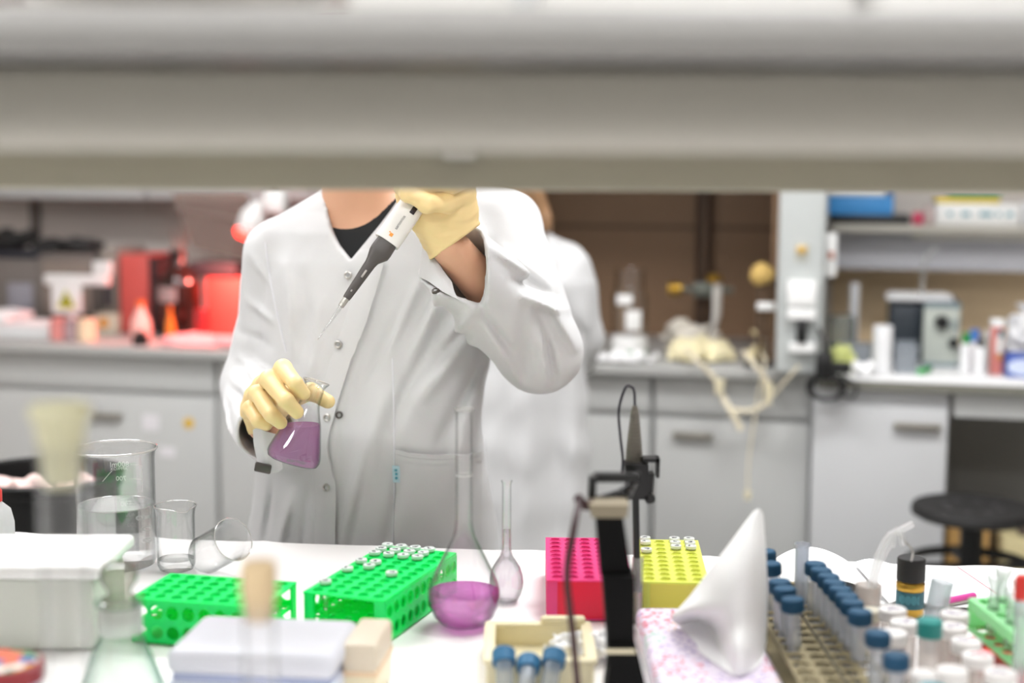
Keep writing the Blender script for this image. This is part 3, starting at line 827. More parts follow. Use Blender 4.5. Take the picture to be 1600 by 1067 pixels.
# pink rack
fl = onz(857, 969, ZB)
ry = rad(-1.0); NXp, NYp = 5, 10
o = Vector((fl.x + NXp * .0195 / 2 + .002, fl.y + NYp * .0195 / 2 + .002, ZB))
rkp = rack('pink tube rack behind the cream tray', o, ry, NXp, NYp, m_pink, .0195, .050, side_holes=False, front_panel=True, mface=plastic('red rack plastic', '#ff2c58', .4))
# yellow rack
fr = Vector((.2397, 1.6655, ZB)); ry = rad(-3.5)
ex = Vector((math.cos(ry), math.sin(ry), 0)); ey = Vector((-math.sin(ry), math.cos(ry), 0))
o = fr - ex * (4 * .0195 / 2 + .004) + ey * (10 * .0195 / 2 + .002); o.z = ZB
w = wells(o, ry, 4, 10, .0195, .046); used = set()
ks = [snap(w, x, y, used) for x, y in [(1050, 840), (1053, 848), (1056, 856), (1074, 840), (1078, 848), (1082, 857), (1009, 841), (1011, 850), (1013, 859)]]
LB = tube_labels(ks, 'yellow rack')
for n, k in enumerate(ks): microtube(LB[k], w[k], 'microtubes in the yellow rack', 40 + n, rad(random.uniform(-30, 30)))
rky = rack('yellow tube rack to the right of the pink rack', o, ry, 4, 10, m_yell, .0195, .046, side_holes=False, front_panel=True, mface=plastic('deep yellow plastic', '#fff56a', .15), open_wells=used)

# ------------------------------------------------------------------ white tub, squeeze bottle, tin
m_tub = plastic('milky tub plastic', '#eceee6', .3)
t = thing('plastic_tub', 'white plastic tub with a rounded lid behind the tall cylinder', 'tub', (-.613, 1.605, ZB))
part('tub_body', MB().box((0, 0, .042), (.30, .13, .084), .012), m_tub, t)
part('lid', MB().box((0, 0, .0925), (.318, .150, .016), .007, seg=3), m_white, t)
part('lid_lip', MB().tube(arcpts([(-.06, -.075, .090), (-.072, -.084, .082), (-.11, -.086, .080), (-.15, -.083, .082)], 16), .004, 8), m_white, t)
c = at(-14, 850, 1.86)
t = thing('squeeze_bottle', 'white squeeze bottle with a red cap at the left edge', 'bottle', (c.x, 1.86, ZB))
zr = at(-14, 783, 1.86).z - ZB
part('bottle_body', MB().lathe([(0, 0), (.029, 0), (.031, .003), (.031, zr - .03), (.027, zr - .012), (.014, zr), (0, zr)], 32), plastic('milky bottle', '#e4e6e6', .3), t)
part('cap', MB().lathe([(0, zr), (.0165, zr), (.0165, zr + .014), (.011, zr + .022), (.005, zr + .04), (0, zr + .04)], 24), m_red, t, label='red cap')
t = thing('tin', 'round tin with a colourful patterned lid and a dark red rim, bottom left corner', 'tin', (at(-2, 1030, 1.22).x, 1.22, ZB))
zt_ = at(0, 1034, 1.22).z - ZB
part('tin_body', MB().lathe([(0, 0), (.036, 0), (.036, zt_ - .016), (0, zt_ - .016)], 40), floral('printed pattern'), t)
part('lid', MB().lathe([(0, zt_ - .0155), (.0385, zt_ - .0155), (.0385, zt_ - .002), (.036, zt_), (0, zt_)], 40), mat('dark red enamel', '#8a1f26', .4), t)
tm_ = bpy.data.materials.new('patchwork print'); tm_.use_nodes = True; nt = tm_.node_tree
vz_ = nt.nodes.new('ShaderNodeTexVoronoi'); vz_.inputs['Scale'].default_value = 70; tc = nt.nodes.new('ShaderNodeTexCoord'); nt.links.new(tc.outputs['Object'], vz_.inputs['Vector'])
sp_ = nt.nodes.new('ShaderNodeSeparateColor'); nt.links.new(vz_.outputs['Color'], sp_.inputs[0]); rp_ = nt.nodes.new('ShaderNodeValToRGB'); rp_.color_ramp.interpolation = 'CONSTANT'
rp_.color_ramp.elements[0].color = lin('#e09a1f'); rp_.color_ramp.elements[1].position = .25; rp_.color_ramp.elements[1].color = lin('#2e7d4f')
for p_, c_ in ((.45, '#e8e0d8'), (.65, '#3b4fa0'), (.8, '#d05a2a')):
    e_ = rp_.color_ramp.elements.new(p_); e_.color = lin(c_)
nt.links.new(sp_.outputs[0], rp_.inputs[0]); nt.links.new(rp_.outputs[0], nt.nodes['Principled BSDF'].inputs['Base Color'])
part('printed_disc', MB().lathe([(0, zt_ + .0002), (.0335, zt_ + .0002), (.033, zt_ + .0008), (0, zt_ + .0008)], 40), tm_, t)

# ------------------------------------------------------------------ tip boxes
m_lav = plastic('lavender clear plastic', '#f1f2f8', .4)
m_lav2 = mat('lavender insert', '#a9b2cf', .5)
t = thing('tip_box', 'pipette tip box with a pale lavender translucent lid, front left of centre', 'box', (-.250, 1.403, ZB), rad(-6))
part('base', MB().box((0, 0, .0175), (.168, .118, .035), .004), mat('pale blue plastic', '#d6dbe8', .4), t)
part('tip_tray', MB().box((0, 0, .0385), (.158, .108, .006)), m_lav2, t)
part('lid', MB().box((0, 0, .0545), (.170, .120, .026), .010, seg=3), m_lav, t)
t = thing('tip_box', 'cream box beside the lavender lid box, behind the tan stoppered tube', 'box', (-.1475, 1.425, ZB), rad(-6))
part('base', MB().box((0, 0, .016), (.034, .085, .032), .003), m_cream, t)
part('lid', MB().box((0, 0, .0485), (.035, .087, .032), .005), plastic('cream lid', '#efe7d6', .4), t)
part('band', MB().box((0, 0, .0325), (.0355, .0865, .006), .001), mat('peach band', '#e6c9a4', .5), t)

# ------------------------------------------------------------------ cream tray with blue capped tubes
m_blue = mat('blue cap plastic', '#2a6a92', .5, var=.05)
m_blue2 = mat('deep blue cap plastic', '#1f4b68', .6, spec=.3)
tx0 = at(762, 985, 1.56).x; tx1 = .088
zr = at(880, 975, 1.565).z - ZB; TW = tx1 - tx0; TD = .125
tc_ = ((tx0 + tx1) / 2, 1.565 - TD / 2, ZB)
t = thing('tray', 'worn cream plastic tray holding blue capped tubes, bottom centre', 'tray', tc_)
m_tray = mat('stained cream plastic', '#e6dcb8', .45, var=.14, scale=22)
part('tray_floor', MB().box((0, 0, .002), (TW - .006, TD - .006, .004), .001), m_tray, t)
wl = MB()
for s in (-1, 1):
    wl.box((s * (TW / 2 - .004), 0, zr / 2), (.008, TD, zr), .003); wl.box((0, s * (TD / 2 - .004), zr / 2), (TW - .012, .008, zr), .003)
part('tray_wall', wl, m_tray, t)
part('tray_rim', MB().box((0, TD / 2 - .003, zr), (TW + .006, .013, .006), .0025).box((0, -TD / 2 + .003, zr), (TW + .006, .013, .006), .0025).box((-TW / 2 + .003, 0, zr), (.013, TD - .012, .006), .0025).box((TW / 2 - .003, 0, zr), (.013, TD - .012, .006), .0025)
     .box((.028, TD / 2 - .0035, zr + .006), (.05, .012, .009), .003), m_tray, t)
m_frost = glass('frosted tube plastic', '#f3f5f6', '#9fb0b8', power=1.5, milky=.30, milk='#eef1f4')
def lying_tube(px, py, z, rz, tilt, label, L=.075):
    c = onz(px, py, ZB + z)
    t = thing('capped_tube', label, 'tube', c, rot=(tilt, 0, rz), group='blue capped tubes in the cream tray')
    part('tube_body', MB().lathe([(0, -L), (.003, -L), (.0088, -L + .016), (.0094, -.014), (.0094, 0), (0, 0)], 20), m_frost, t)
    part('cap', MB().lathe([(0, -.015), (.0122, -.015), (.0126, -.001), (.0108, .0012), (.0108, -.003), (0, -.003)], 24), m_blue, t, label='blue cap')
lying_tube(787, 1018, .036, rad(3), rad(-52), 'leftmost blue capped tube in the cream tray')
lying_tube(827, 1030, .030, rad(-6), rad(-60), 'middle blue capped tube in the cream tray')
lying_tube(867, 1020, .036, rad(-12), rad(-54), 'rightmost blue capped tube in the cream tray')
# crumpled tissue in the tray
S = SDF((-.05, -.032, -.002), (.05, .032, .04), .0016)
S.ball((-.014, 0, .010), (.022, .017, .012)); S.ball((.016, .002, .010), (.022, .016, .012), .01)
S.d += waves(S, 7, 260, .004, 5)
S.cut(S.Z - .0005)
c = onz(868, 1048, ZB + .006)
solo('tissue', S.mb(), m_paper, 'crumpled white tissue lying in the cream tray', 'tissue', (at(912, 1040, 1.525).x, 1.522, ZB + .0045), ang=60)

# ------------------------------------------------------------------ electrode stand
def PX(px, py, Y): return tuple(at(px, py, Y))
YP = 1.385
m_blk3 = mat('matt black stand', '#0b0b0b', .7, spec=.15)
base_c = at(985, 1060, YP)
t = thing('electrode_stand', 'black jointed stand arm holding the electrode, right of the cream tray', 'stand', (base_c.x, YP, ZB))
part('base_plate', MB().box((0, 0, .006), (.046, .05, .012), .004), m_blk3, t)
def slab(px0a, px1a, pya, px0b, px1b, pyb, Y, dep):
    a0, a1, b0, b1 = Vector(PX(px0a, pya, Y)), Vector(PX(px1a, pya, Y)), Vector(PX(px0b, pyb, Y)), Vector(PX(px1b, pyb, Y))
    vs = []
    for p in (a0, a1, b1, b0): vs.append(p + Vector((0, -dep / 2, 0)))
    for p in (a0, a1, b1, b0): vs.append(p + Vector((0, dep / 2, 0)))
    return vs, [(0, 1, 2, 3), (7, 6, 5, 4), (0, 4, 5, 1), (1, 5, 6, 2), (2, 6, 7, 3), (3, 7, 4, 0)]
def slabs(*L_):
    m = MB()
    for s_ in L_: m.add(*slab(*s_))
    return m
part('upper_arm', slabs((930, 972, 800, 938, 986, 895, YP, .026)), m_blk3, t, world=True)
part('middle_arm', slabs((940, 990, 893, 948, 990, 1000, YP - .004, .034)), m_blk3, t, world=True)
part('lower_arm', slabs((948, 992, 998, 948, 1000, 1030, YP - .008, .036), (950, 1000, 1030, 944, 1010, 1075, YP - .004, .036)), m_blk3, t, world=True)
part('arm_band', slabs((946, 992, 1014, 946, 994, 1020, YP - .026, .004)), m_cream, t, world=True)
part('knuckle', slabs((919, 981, 783, 923, 978, 803, YP, .032)), mat('worn beige band', '#9a8f78', .5), t, world=True)
br = MB()
br.add(*slab(920, 932, 744, 918, 930, 786, YP + .02, .012)).add(*slab(928, 1000, 739, 926, 1000, 752, YP + .03, .012))
br.tube([PX(930, 782, YP + .02), PX(985, 765, YP + .09)], .0045, 8).tube([PX(975, 778, YP + .02), PX(992, 752, 1.615)], .006, 8).tube([PX(985, 745, YP + .03), PX(993, 745, 1.625)], .006, 8)
br.tube([PX(967, 770, YP + .05), PX(986, 758, YP + .05)], .004, 8)
part('clamp_bracket', br, m_black, t, world=True)
hb = MB().add(*slab(975, 1012, 722, 978, 1012, 776, 1.645, .03)).add(*slab(1004, 1030, 714, 1004, 1030, 720, 1.645, .02)).add(*slab(1024, 1030, 714, 1024, 1029, 744, 1.645, .02)).add(*slab(1013, 1021, 738, 1012, 1018, 772, 1.645, .02))
hb.lathe([(0, -.005), (.006, -.005), (.006, .005), (0, .005)], 14, Matrix.Translation(PX(1015, 778, 1.635)) @ rotm((rad(90), 0, 0)))
part('electrode_holder', hb, m_black, t, world=True)
part('cable', MB().tube(arcpts([PX(905, 784, YP - .01), PX(896, 830, YP - .04), PX(886, 900, YP - .05), PX(895, 990, YP - .06), PX(903, 1075, YP - .06)], 40), .0035, 8)
     .tube(arcpts([PX(903, 778, YP - .01), PX(915, 790, YP), PX(928, 785, YP)], 12), .005, 8), mat('dark maroon cable', '#3a1c20', .5), t, world=True)
YE = 1.675
c = at(996, 930, YE)
t = thing('electrode', 'grey ribbed probe electrode with a looping black wire held above the vial', 'electrode', (c.x, YE - .02, ZB + .006))
def Zl(py): return at(992, py, YE - .02).z - ZB - .006
xs = at(991, 700, YE - .02).x - c.x
prof = [(0, Zl(722)), (.0088, Zl(722))]
n = 14
for i in range(n):
    z0 = Zl(720) + (Zl(640) - Zl(720)) * i / n; z1 = Zl(720) + (Zl(640) - Zl(720)) * (i + .6) / n
    rr = .0102 - .0058 * (i / n) ** 1.3; prof += [(rr, z0), (rr, z1), (rr - .0007, z1 + .0004)]
prof += [(.0030, Zl(634)), (0, Zl(633))]
part('sheath', MB().lathe(prof, 24, Matrix.Translation((xs, 0, 0))), mat('grey ribbed rubber', '#6f6a60', .6), t)
part('shaft', MB().tube([(at(992, 722, YE - .02).x - c.x, 0, Zl(722)), (at(996, 926, YE - .02).x - c.x, 0, Zl(924))], .0042, 14), m_black, t)
part('wire', MB().tube(arcpts([PX(992, 634, YE - .02), PX(991, 612, YE - .02), PX(986, 604, YE - .02), PX(977, 606, YE - .02), PX(967, 640, YE - .03), PX(969, 680, YE - .03), PX(973, 716, YE - .03), PX(972, 738, YE - .04)], 48), .0016, 8), mat('dark wire', '#23202c', .4), t, world=True)
c = at(996, 931, YE - .02)
t = thing('vial', 'clear straight vial receiving the electrode tip between pink and yellow racks', 'vial', (c.x, YE - .02, ZB))
hv = at(996, 870, YE - .02).z - ZB
gp = [(0, 0), (.0062, 0), (.0070, .002), (.0070, hv)]
part('glass_body', MB().lathe(gp, 24).lathe(shrink(gp, .001), 24), m_tubeclear, t)
part('liquid', MB().lathe([(0, .0015), (.0058, .0015), (.0058, hv * .55), (0, hv * .55)], 24), m_clear, t)

# ------------------------------------------------------------------ patterned pack and folded paper
t = thing('printed_pack', 'flat soft pack printed with small red and violet flowers under the folded paper', 'pack', (.2115, 1.458, ZB))
mb = MB().box((0, 0, .0135), (.128, .35, .027), .009, seg=3)
part('pack_body', mb, floral('flower print'), t)
part('pack_seal', MB().box((0, .176, .012), (.126, .010, .002)), mat('pale seal', '#dfe2ee', .5), t)
rows = [
 [(1176, 800, 1.500), (1180, 797, 1.490), (1184, 795, 1.485), (1188, 796, 1.490), (1191, 800, 1.500), (1193, 804, 1.510)],
 [(1122, 872, 1.520), (1140, 868, 1.475), (1160, 866, 1.455), (1180, 866, 1.452), (1192, 862, 1.475), (1197, 858, 1.510)],
 [(1078, 930, 1.530), (1102, 926, 1.470), (1135, 925, 1.440), (1168, 925, 1.435), (1190, 922, 1.462), (1199, 915, 1.510)],
 [(1050, 964, 1.540), (1078, 955, 1.480), (1118, 960, 1.448), (1158, 975, 1.422), (1188, 975, 1.455), (1199, 965, 1.510)],
 [(1062, 985, 1.550), (1085, 972, 1.545), (1112, 976, 1.525), (1150, 1005, 1.402), (1188, 1015, 1.448), (1198, 1005, 1.508)],
 [(1085, 1030, 1.500), (1095, 1022, 1.490), (1122, 1024, 1.482), (1152, 1045, 1.392), (1187, 1050, 1.440), (1196, 1045, 1.500)],
 [(1090, 1062, 1.470), (1102, 1066, 1.450), (1122, 1070, 1.425), (1154, 1076, 1.392), (1186, 1082, 1.430), (1194, 1076, 1.480)],
]
G = np.array([[PX(*q) for q in r_] for r_ in rows])
def upsample(G, k):
    cols = [arcpts(G[:, j], k * (G.shape[0] - 1)) for j in range(G.shape[1])]
    m = np.array([[tuple(p) for p in c_] for c_ in cols]).transpose(1, 0, 2)
    return [[p for p in arcpts(m[i], k * (G.shape[1] - 1))] for i in range(m.shape[0])]
G[..., 2] = np.maximum(G[..., 2], ZB + .0290)
solo('folded_paper', MB().sheet(upsample(G, 5), -.0005), m_paper, 'folded cone of white paper standing on the flowered pack', 'paper', (.24, 1.44, ZB + .0285), world=True, ang=80)

# ------------------------------------------------------------------ blue capped tube rack
t = thing('tube_rack', 'olive metal rack of blue capped tubes right of the folded paper', 'rack', (.3335, 1.490, ZB))
m_rk = mat('olive anodised metal', '#8d8262', .45, metal=.3)
part('rack_plate', MB().holed(4, 19, .0225, .0238, .0090, .002, Matrix.Translation((0, 0, .030)), 16, (.0015, .004)), m_rk, t, label='drilled top plate')
part('rack_base', MB().box((0, 0, .002), (.092, .46, .004), .001), m_rk, t)
part('rack_divider', MB().box((0, 0, .0335), (.002, .45, .002)), mat('dark groove', '#3c3727', .5), t)
for s in (-1, 1):
    part('rack_leg', MB().box((0, s * .2275, .016), (.09, .003, .030)), m_rk, t)
m_cone = glass('graduated tube plastic', '#f1f3f6', '#9aa6b4', power=1.5, milky=.34, milk='#e9ecf2')
def tube_cap(px, py, x, Y, lean, label, group, capped=True):
    zc = .985
    t = thing('centrifuge_tube', label, 'tube', (x + lean * .8, Y, .9055), rot=(0, -lean * 10, 0), group=group)
    H = zc - .9055
    part('tube_body', MB().lathe([(0, .0), (.002, .0), (.0083, .018), (.0086, H - .004), (0, H - .004)] if capped else [(0, 0), (.002, 0), (.0080, .018), (.0083, H + .012), (.0095, H + .013), (.0095, H + .016), (.0082, H + .016), (.0075, .02), (0, .004)], 24), m_cone, t)
    if capped:
        cp = MB().lathe([(0, H - .014), (.0118, H - .014), (.0122, H - .012), (.0122, H - .0015), (.011, H), (0, H)], 32)
        for k in range(24):
            a = 2 * PI * k / 24; cp.box((.0122 * math.cos(a), .0122 * math.sin(a), H - .0075), (.0009, .0012, .010), rot=(0, 0, a))
        part('cap', cp, m_blue2, t, label='blue screw cap')
    return t
Rr = [(.3555, 1.6180), (.3568, 1.5930), (.3597, 1.5680), (.3601, 1.5430), (.3614, 1.5182), (.3629, 1.4935), (.3629, 1.4690), (.3631, 1.4353), (.3643, 1.3668), (.3650, 1.3007)]
nm = ['farthest', 'second farthest', 'third farthest', 'fourth farthest', 'fifth farthest', 'sixth farthest', 'fourth nearest', 'third nearest', 'second nearest', 'nearest']
for (x, Y), q in zip(Rr, nm):
    tube_cap(0, 0, x, Y, -.0005, q + ' blue capped tube in the right row of the olive rack', 'blue capped tubes in the olive rack')
tube_cap(0, 0, .345, 1.645, 0, 'open clear tube behind the right row of blue capped tubes', 'blue capped tubes in the olive rack', capped=False)
for (x, Y), q in zip([(.3064, 1.6718), (.3029, 1.6179), (.3000, 1.5450), (.3002, 1.5172), (.3008, 1.4780)], ['farthest', 'second farthest', 'middle', 'second nearest', 'nearest']):
    tube_cap(0, 0, x, Y, .006, q + ' blue capped tube in the left row beside the folded paper', 'blue capped tubes in the olive rack')

# ------------------------------------------------------------------ white and teal capped vials
m_wcap = plastic('white cap plastic', '#f3f1ef', .2)
m_vial = glass('frosted vial plastic', '#f5f2ef', '#b9ada6', power=1.4, milky=.42, milk='#f1ece8')
def vial(x, Y, zc, r, mcap, label, caplab=None, group=None, capd=.012, ink=0):
    t = thing('vial', label, 'vial', (x, Y, ZB), 0, group)
    H = zc - ZB
    part('vial_body', MB().lathe([(0, 0), (r * .72, 0), (r * .80, .003), (r * .86, H - capd), (0, H - capd)], 28), m_vial, t)
    c_ = part('cap', MB().lathe([(0, H - capd), (r, H - capd), (r, H - .0015), (r - .0015, H), (0, H)], 32), mcap, t, label=caplab)
    if ink:
        r_ = random.Random(ink); part('ink_mark', MB().tube(arcpts([(r_.uniform(-.6, .6) * r, r_.uniform(-.5, .5) * r, H + .0002) for _ in range(7)], 30), .0005, 4), mat('faded ink', '#9a8fa8', .6) if ink != 5 else mat('red ink', '#d4506a', .6), c_)
    return t
GV = 'white capped vials to the right of the blue capped tubes'
W_ = [(0.4173, 1.5088, 1, 'white capped vial farthest in the cluster, just left of the black capped bottle'),
      (0.4176, 1.4641, 2, 'white capped vial directly behind the teal capped vial'),
      (0.3960, 1.4280, 0, 'white capped vial half hidden left of the teal capped vial'),
      (0.4805, 1.4938, 3, 'white capped vial with inked lid behind the others beside the green rack'),
      (0.4648, 1.4497, 4, 'white capped vial right of the teal capped vial'),
      (0.4639, 1.4022, 6, 'white capped vial with bluish writing in the right row'),
      (0.4618, 1.3595, 5, 'white capped vial with red writing on its lid'),
      (0.4235, 1.3170, 0, 'plain white capped vial at the bottom edge below the teal cap'),
      (0.3935, 1.3080, 0, 'small white capped vial at the bottom edge beside the nearest blue cap'),
      (0.4684, 1.3123, 7, 'white capped vial at the bottom edge farthest right')]
for x, Y, ink, lab in W_: vial(x, Y, .965, .0125 if x < .395 and Y < 1.32 else .0152, m_wcap, lab, group=GV, ink=ink)
m_teal = mat('teal cap plastic', '#17857f', .4); m_teal2 = mat('turquoise cap plastic', '#2f93a6', .4)
vial(.4245, 1.397, .988, .0128, m_teal, 'vial with a teal screw cap among the white capped vials', 'teal cap', capd=.017)
vial(.383, 1.243, .975, .0125, m_teal2, 'vial with a turquoise cap cut off by the bottom edge', 'turquoise cap', capd=.015)
t = thing('vial', 'open cream vial with clear clips standing in it, behind the white caps', 'vial', (.408, 1.579, ZB), 0)
hv = .070
part('vial_body', MB().lathe([(0, 0), (.0125, 0), (.0135, .003), (.0142, hv - .012), (.0150, hv - .010), (.0150, hv), (.0134, hv), (.0128, .004), (0, .003)], 32), m_vial, t)
vial(.4025, 1.5475, .952, .0125, plastic('cream cap plastic', '#ece8d8', .2), 'cream capped vial in front of the one with the clear clips', 'cream cap')
# tipped open tube
t = thing('open_tube', 'clear open tube leaning right of the black capped bottle', 'tube', (.4735, 1.562, ZB + .0025), rot=(0, rad(10), 0))
part('tube_body', MB().lathe([(0, 0), (.011, 0), (.012, .004), (.0125, .07), (.0125, .078), (.0113, .078), (.011, .006), (0, .004)], 28), m_frost, t)
# clear clips and hook
m_clip = glass('clear acrylic', '#ffffff', '#d9dcde', power=2, milky=.45, milk='#ffffff')
YC = 1.579
t = thing('clip', 'clear plastic clip bent over with its end pointing up right', 'clip', (.408, YC, ZB + .072))
part('clip_strip', MB().tube(arcpts([PX(1358, 935, YC), PX(1361, 905, YC), PX(1369, 876, YC), PX(1382, 848, YC), PX(1394, 834, YC), PX(1410, 826, YC), PX(1426, 818, YC)], 42), [.0032] * 30 + [.0036] * 13 if False else .0036, 10), m_clip, t, world=True)
part('clip_strip', MB().tube(arcpts([PX(1366, 932, YC + .006), PX(1370, 902, YC + .006), PX(1381, 868, YC + .005), PX(1392, 848, YC), PX(1398, 834, YC)], 30), .0028, 10), m_clip, t, world=True)
part('clip_jaw', MB().tube(arcpts([PX(1398, 828, YC), PX(1407, 834, YC), PX(1411, 852, YC)], 14), .0036, 10).tube(arcpts([PX(1389, 832, YC), PX(1396, 842, YC), PX(1394, 856, YC)], 12), .0025, 8), m_clip, t, world=True)
part('hook', MB().tube(arcpts([PX(1406, 838, YC), PX(1414, 846, YC), PX(1422, 854, YC), PX(1426, 864, YC), PX(1424, 876, YC + .05)], 24), .0010, 8), m_steel, t, world=True, label='bent steel wire hook')
# black capped bottle
YB = 1.690
c = at(1421, 960, YB)
t = thing('reagent_bottle', 'small bottle with a black cap and a teal and gold label', 'bottle', (c.x, YB, ZB))
def ZL(py): return at(1421, py, YB).z - ZB
part('bottle_body', MB().lathe([(0, 0), (.0155, 0), (.0165, .002), (.0165, ZL(912)), (.014, ZL(907)), (0, ZL(907))], 36), m_gold, t)
lb = MB().lathe([(.0166, ZL(947)), (.0169, ZL(947)), (.0169, ZL(921)), (.0166, ZL(921))], 48)
part('bottle_label', lb, mat('teal label', '#1f5a66', .5), t)
stp = MB()
for k in range(11):
    a = rad(-150 + k * 8.0); stp.box((.0170 * math.cos(a), .0170 * math.sin(a), (ZL(925) + ZL(940)) / 2), (.0003, .0011, abs(ZL(925) - ZL(940)) * (.9 if k % 3 else .6)), rot=(0, 0, a))
part('label_print', stp, mat('pale teal print', '#4f98a4', .5), t)
part('cap', MB().lathe([(0, ZL(906)), (.0168, ZL(906)), (.0170, ZL(904)), (.0170, ZL(873)), (.0160, ZL(871)), (0, ZL(871))], 40), m_black2, t, label='matt black cap')
part('cap_ring', MB().lathe([(.0166, ZL(920)), (.0172, ZL(919)), (.0172, ZL(910)), (.0166, ZL(909))], 40), m_gold, t, label='gold ribbed ring')
# notebook
c1 = onz(1330, 905, ZB); c2 = onz(1534, 905, ZB)
t = thing('notebook', 'open white notebook lying at the back right of the bench', 'notebook', (onz(1335, 900, ZB).x, 1.818, ZB))
ox = onz(1335, 900, ZB).x - .012
def page(x0, x1, y0, y1, zf, n=26):
    return MB().sheet([[(x0 + (x1 - x0) * i / n - ox, y - 1.83, zf(i / n)) for y in (y0, (y0 + y1) / 2, y1)] for i in range(n + 1)], .0008)
part('left_page', page(.345, .455, 1.755, 1.915, lambda s: .004 + .026 * math.sin(PI * min(1, s * 1.02)) ** .8 * (1 - .25 * s)), m_paper, t)
part('right_page', page(.456, .640, 1.72, 1.905, lambda s: .0035 + .010 * math.exp(-((s - .12) / .14) ** 2)), m_paper, t)
part('cover_board', MB().box((.49 - ox, -.005, .001), (.30, .17, .002)), m_paper, t)
ml = MB().tube([(.612 - ox, 1.725 - 1.83, .0048), (.596 - ox, 1.90 - 1.83, .0048)], .0005, 4)
part('margin_line', ml, mat('red margin line', '#d66a78', .6), t)
sc = MB()
for k in range(5):
    y = -.09 + k * .006; sc.tube(arcpts([(.475 - ox + i * .006, y + random.uniform(-.002, .002), .0085 - i * .0006 if i < 7 else .0046) for i in range(9)], 30), .0003, 4)
part('handwriting', sc, mat('blue ink', '#5a6aa8', .6), t)
a, b = onz(1478, 940, ZB + .01), onz(1522, 931, ZB + .01)
t = thing('marker_pen', 'pink marker pen lying on the open notebook', 'pen', (a + b) / 2)
part('pen_cap', MB().tube([a, a.lerp(b, .97)], .0048, 16), mat('pink pen plastic', '#d6479c', .35), t, world=True)
part('pen_end', MB().tube([a.lerp(b, .97), b], .0044, 16), mat('deep pink plastic', '#c22a86', .4), t, world=True)
part('pen_clip', MB().tube([a + Vector((-.002, -.006, -.003)), a.lerp(b, .75) + Vector((0, -.006, -.003))], .0018, 10), m_steel, t, world=True)

# ------------------------------------------------------------------ right edge: mint rack with open tubes, red tray, red capped tube
ra = rad(-78)
t = thing('tube_rack', 'mint green slanting tube rack with clear tubes at the right edge', 'rack', (.536, 1.487, ZB + .026), rot=(0, rad(7), ra))
part('rack_plate', MB().holed(5, 2, .018, .020, .0068, .012, Matrix.Translation((0, 0, .028)), 16, (.003, .003)), m_mint, t)
part('rack_plate', MB().holed(5, 2, .018, .020, .0068, .003, Matrix.Translation((0, 0, .004)), 12, (.003, .003)), m_mint, t, label='lower mint plate')
for s in (-1, 1): part('rack_end', MB().box((s * .0465, 0, .020), (.003, .044, .037)), m_mint, t)
Mr = ROOTM[t]
solo('small_tray', MB().box((0, 0, .004), (.13, .07, .008), .002).box((0, -.033, .012), (.13, .004, .016)).box((0, .033, .012), (.13, .004, .016)).box((.063, 0, .012), (.004, .07, .016)).box((-.063, 0, .012), (.004, .07, .016)), m_red,
     'red tray under the mint green tube rack', 'tray', (.536, 1.487, ZB), ra)
for n, (i, j, q) in enumerate([(0, 1, 'first'), (1, 0, 'second'), (2, 1, 'third'), (3, 0, 'fourth')]):
    p = Mr @ Vector((-.036 + i * .018, -.010 + j * .020, .006))
    tt = thing('open_tube', q + ' clear flared tube from the left in the mint green rack', 'tube', p, rot=(0, rad(5), ra), group='clear tubes in the mint green rack')
    part('tube_body', MB().lathe([(0, 0), (.003, 0), (.0058, .012), (.0060, .058), (.0095, .068), (.0100, .070), (.0088, .070), (.0054, .058), (.0052, .012), (0, .003)], 24), m_tubeclear, tt)
YT = 1.37
c = at(1597, 950, YT); zt_ = at(1597, 899, YT).z - ZB; zm_ = at(1597, 936, YT).z - ZB
t = thing('capped_tube', 'tall tube with a red cap at the right edge', 'tube', (c.x, YT, ZB))
part('tube_body', MB().lathe([(0, 0), (.006, 0), (.0068, .003), (.0068, zm_), (0, zm_)], 24), m_frost, t)
part('cap', MB().lathe([(0, zm_), (.0080, zm_), (.0084, zm_ + .003), (.0080, zt_ - .003), (.006, zt_), (0, zt_)], 24), m_red, t, label='red cap')
# ------------------------------------------------------------------ things on the back counter (left side)
def rthing(name, label, cat, px0, py0, px1, py1, v, z=None, group=None):
    """returns thing root at the base centre plus width and height; parts are in its own axes"""
    u0, u1, z0, z1 = rrect(px0, py0, px1, py1, v)
    if z is not None: z0 = z
    t = thing(name, label, cat, RW((u0 + u1) / 2, v, z0), -A, group)
    return t, u1 - u0, z1 - z0
E_ = .0005
ZC = ZT + E_
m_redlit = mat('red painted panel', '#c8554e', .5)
# dark instrument with screen at the far left
t, w, h = rthing('instrument', 'dark instrument with a pale screen at the far left of the back counter', 'instrument', -60, 402, 64, 520, .38, ZC)
part('casing', MB().box((0, .12, h / 2), (w, .24, h), .01), m_dgrey, t)
part('top_cover', MB().box((0, .12, h + .012), (w + .01, .25, .024), .008), mat('blue black cover', '#22232c', .5), t)
a, b, z0, z1 = rrect(14, 442, 52, 492, .38)
uc = (rp(-60, 450, .38)[0] + rp(64, 450, .38)[0]) / 2
part('screen', MB().box(((a + b) / 2 - uc, -.002, (z0 + z1) / 2 - ZC), (b - a, .008, z1 - z0), .002), mat('pale screen', '#8c8a92', .3), t)
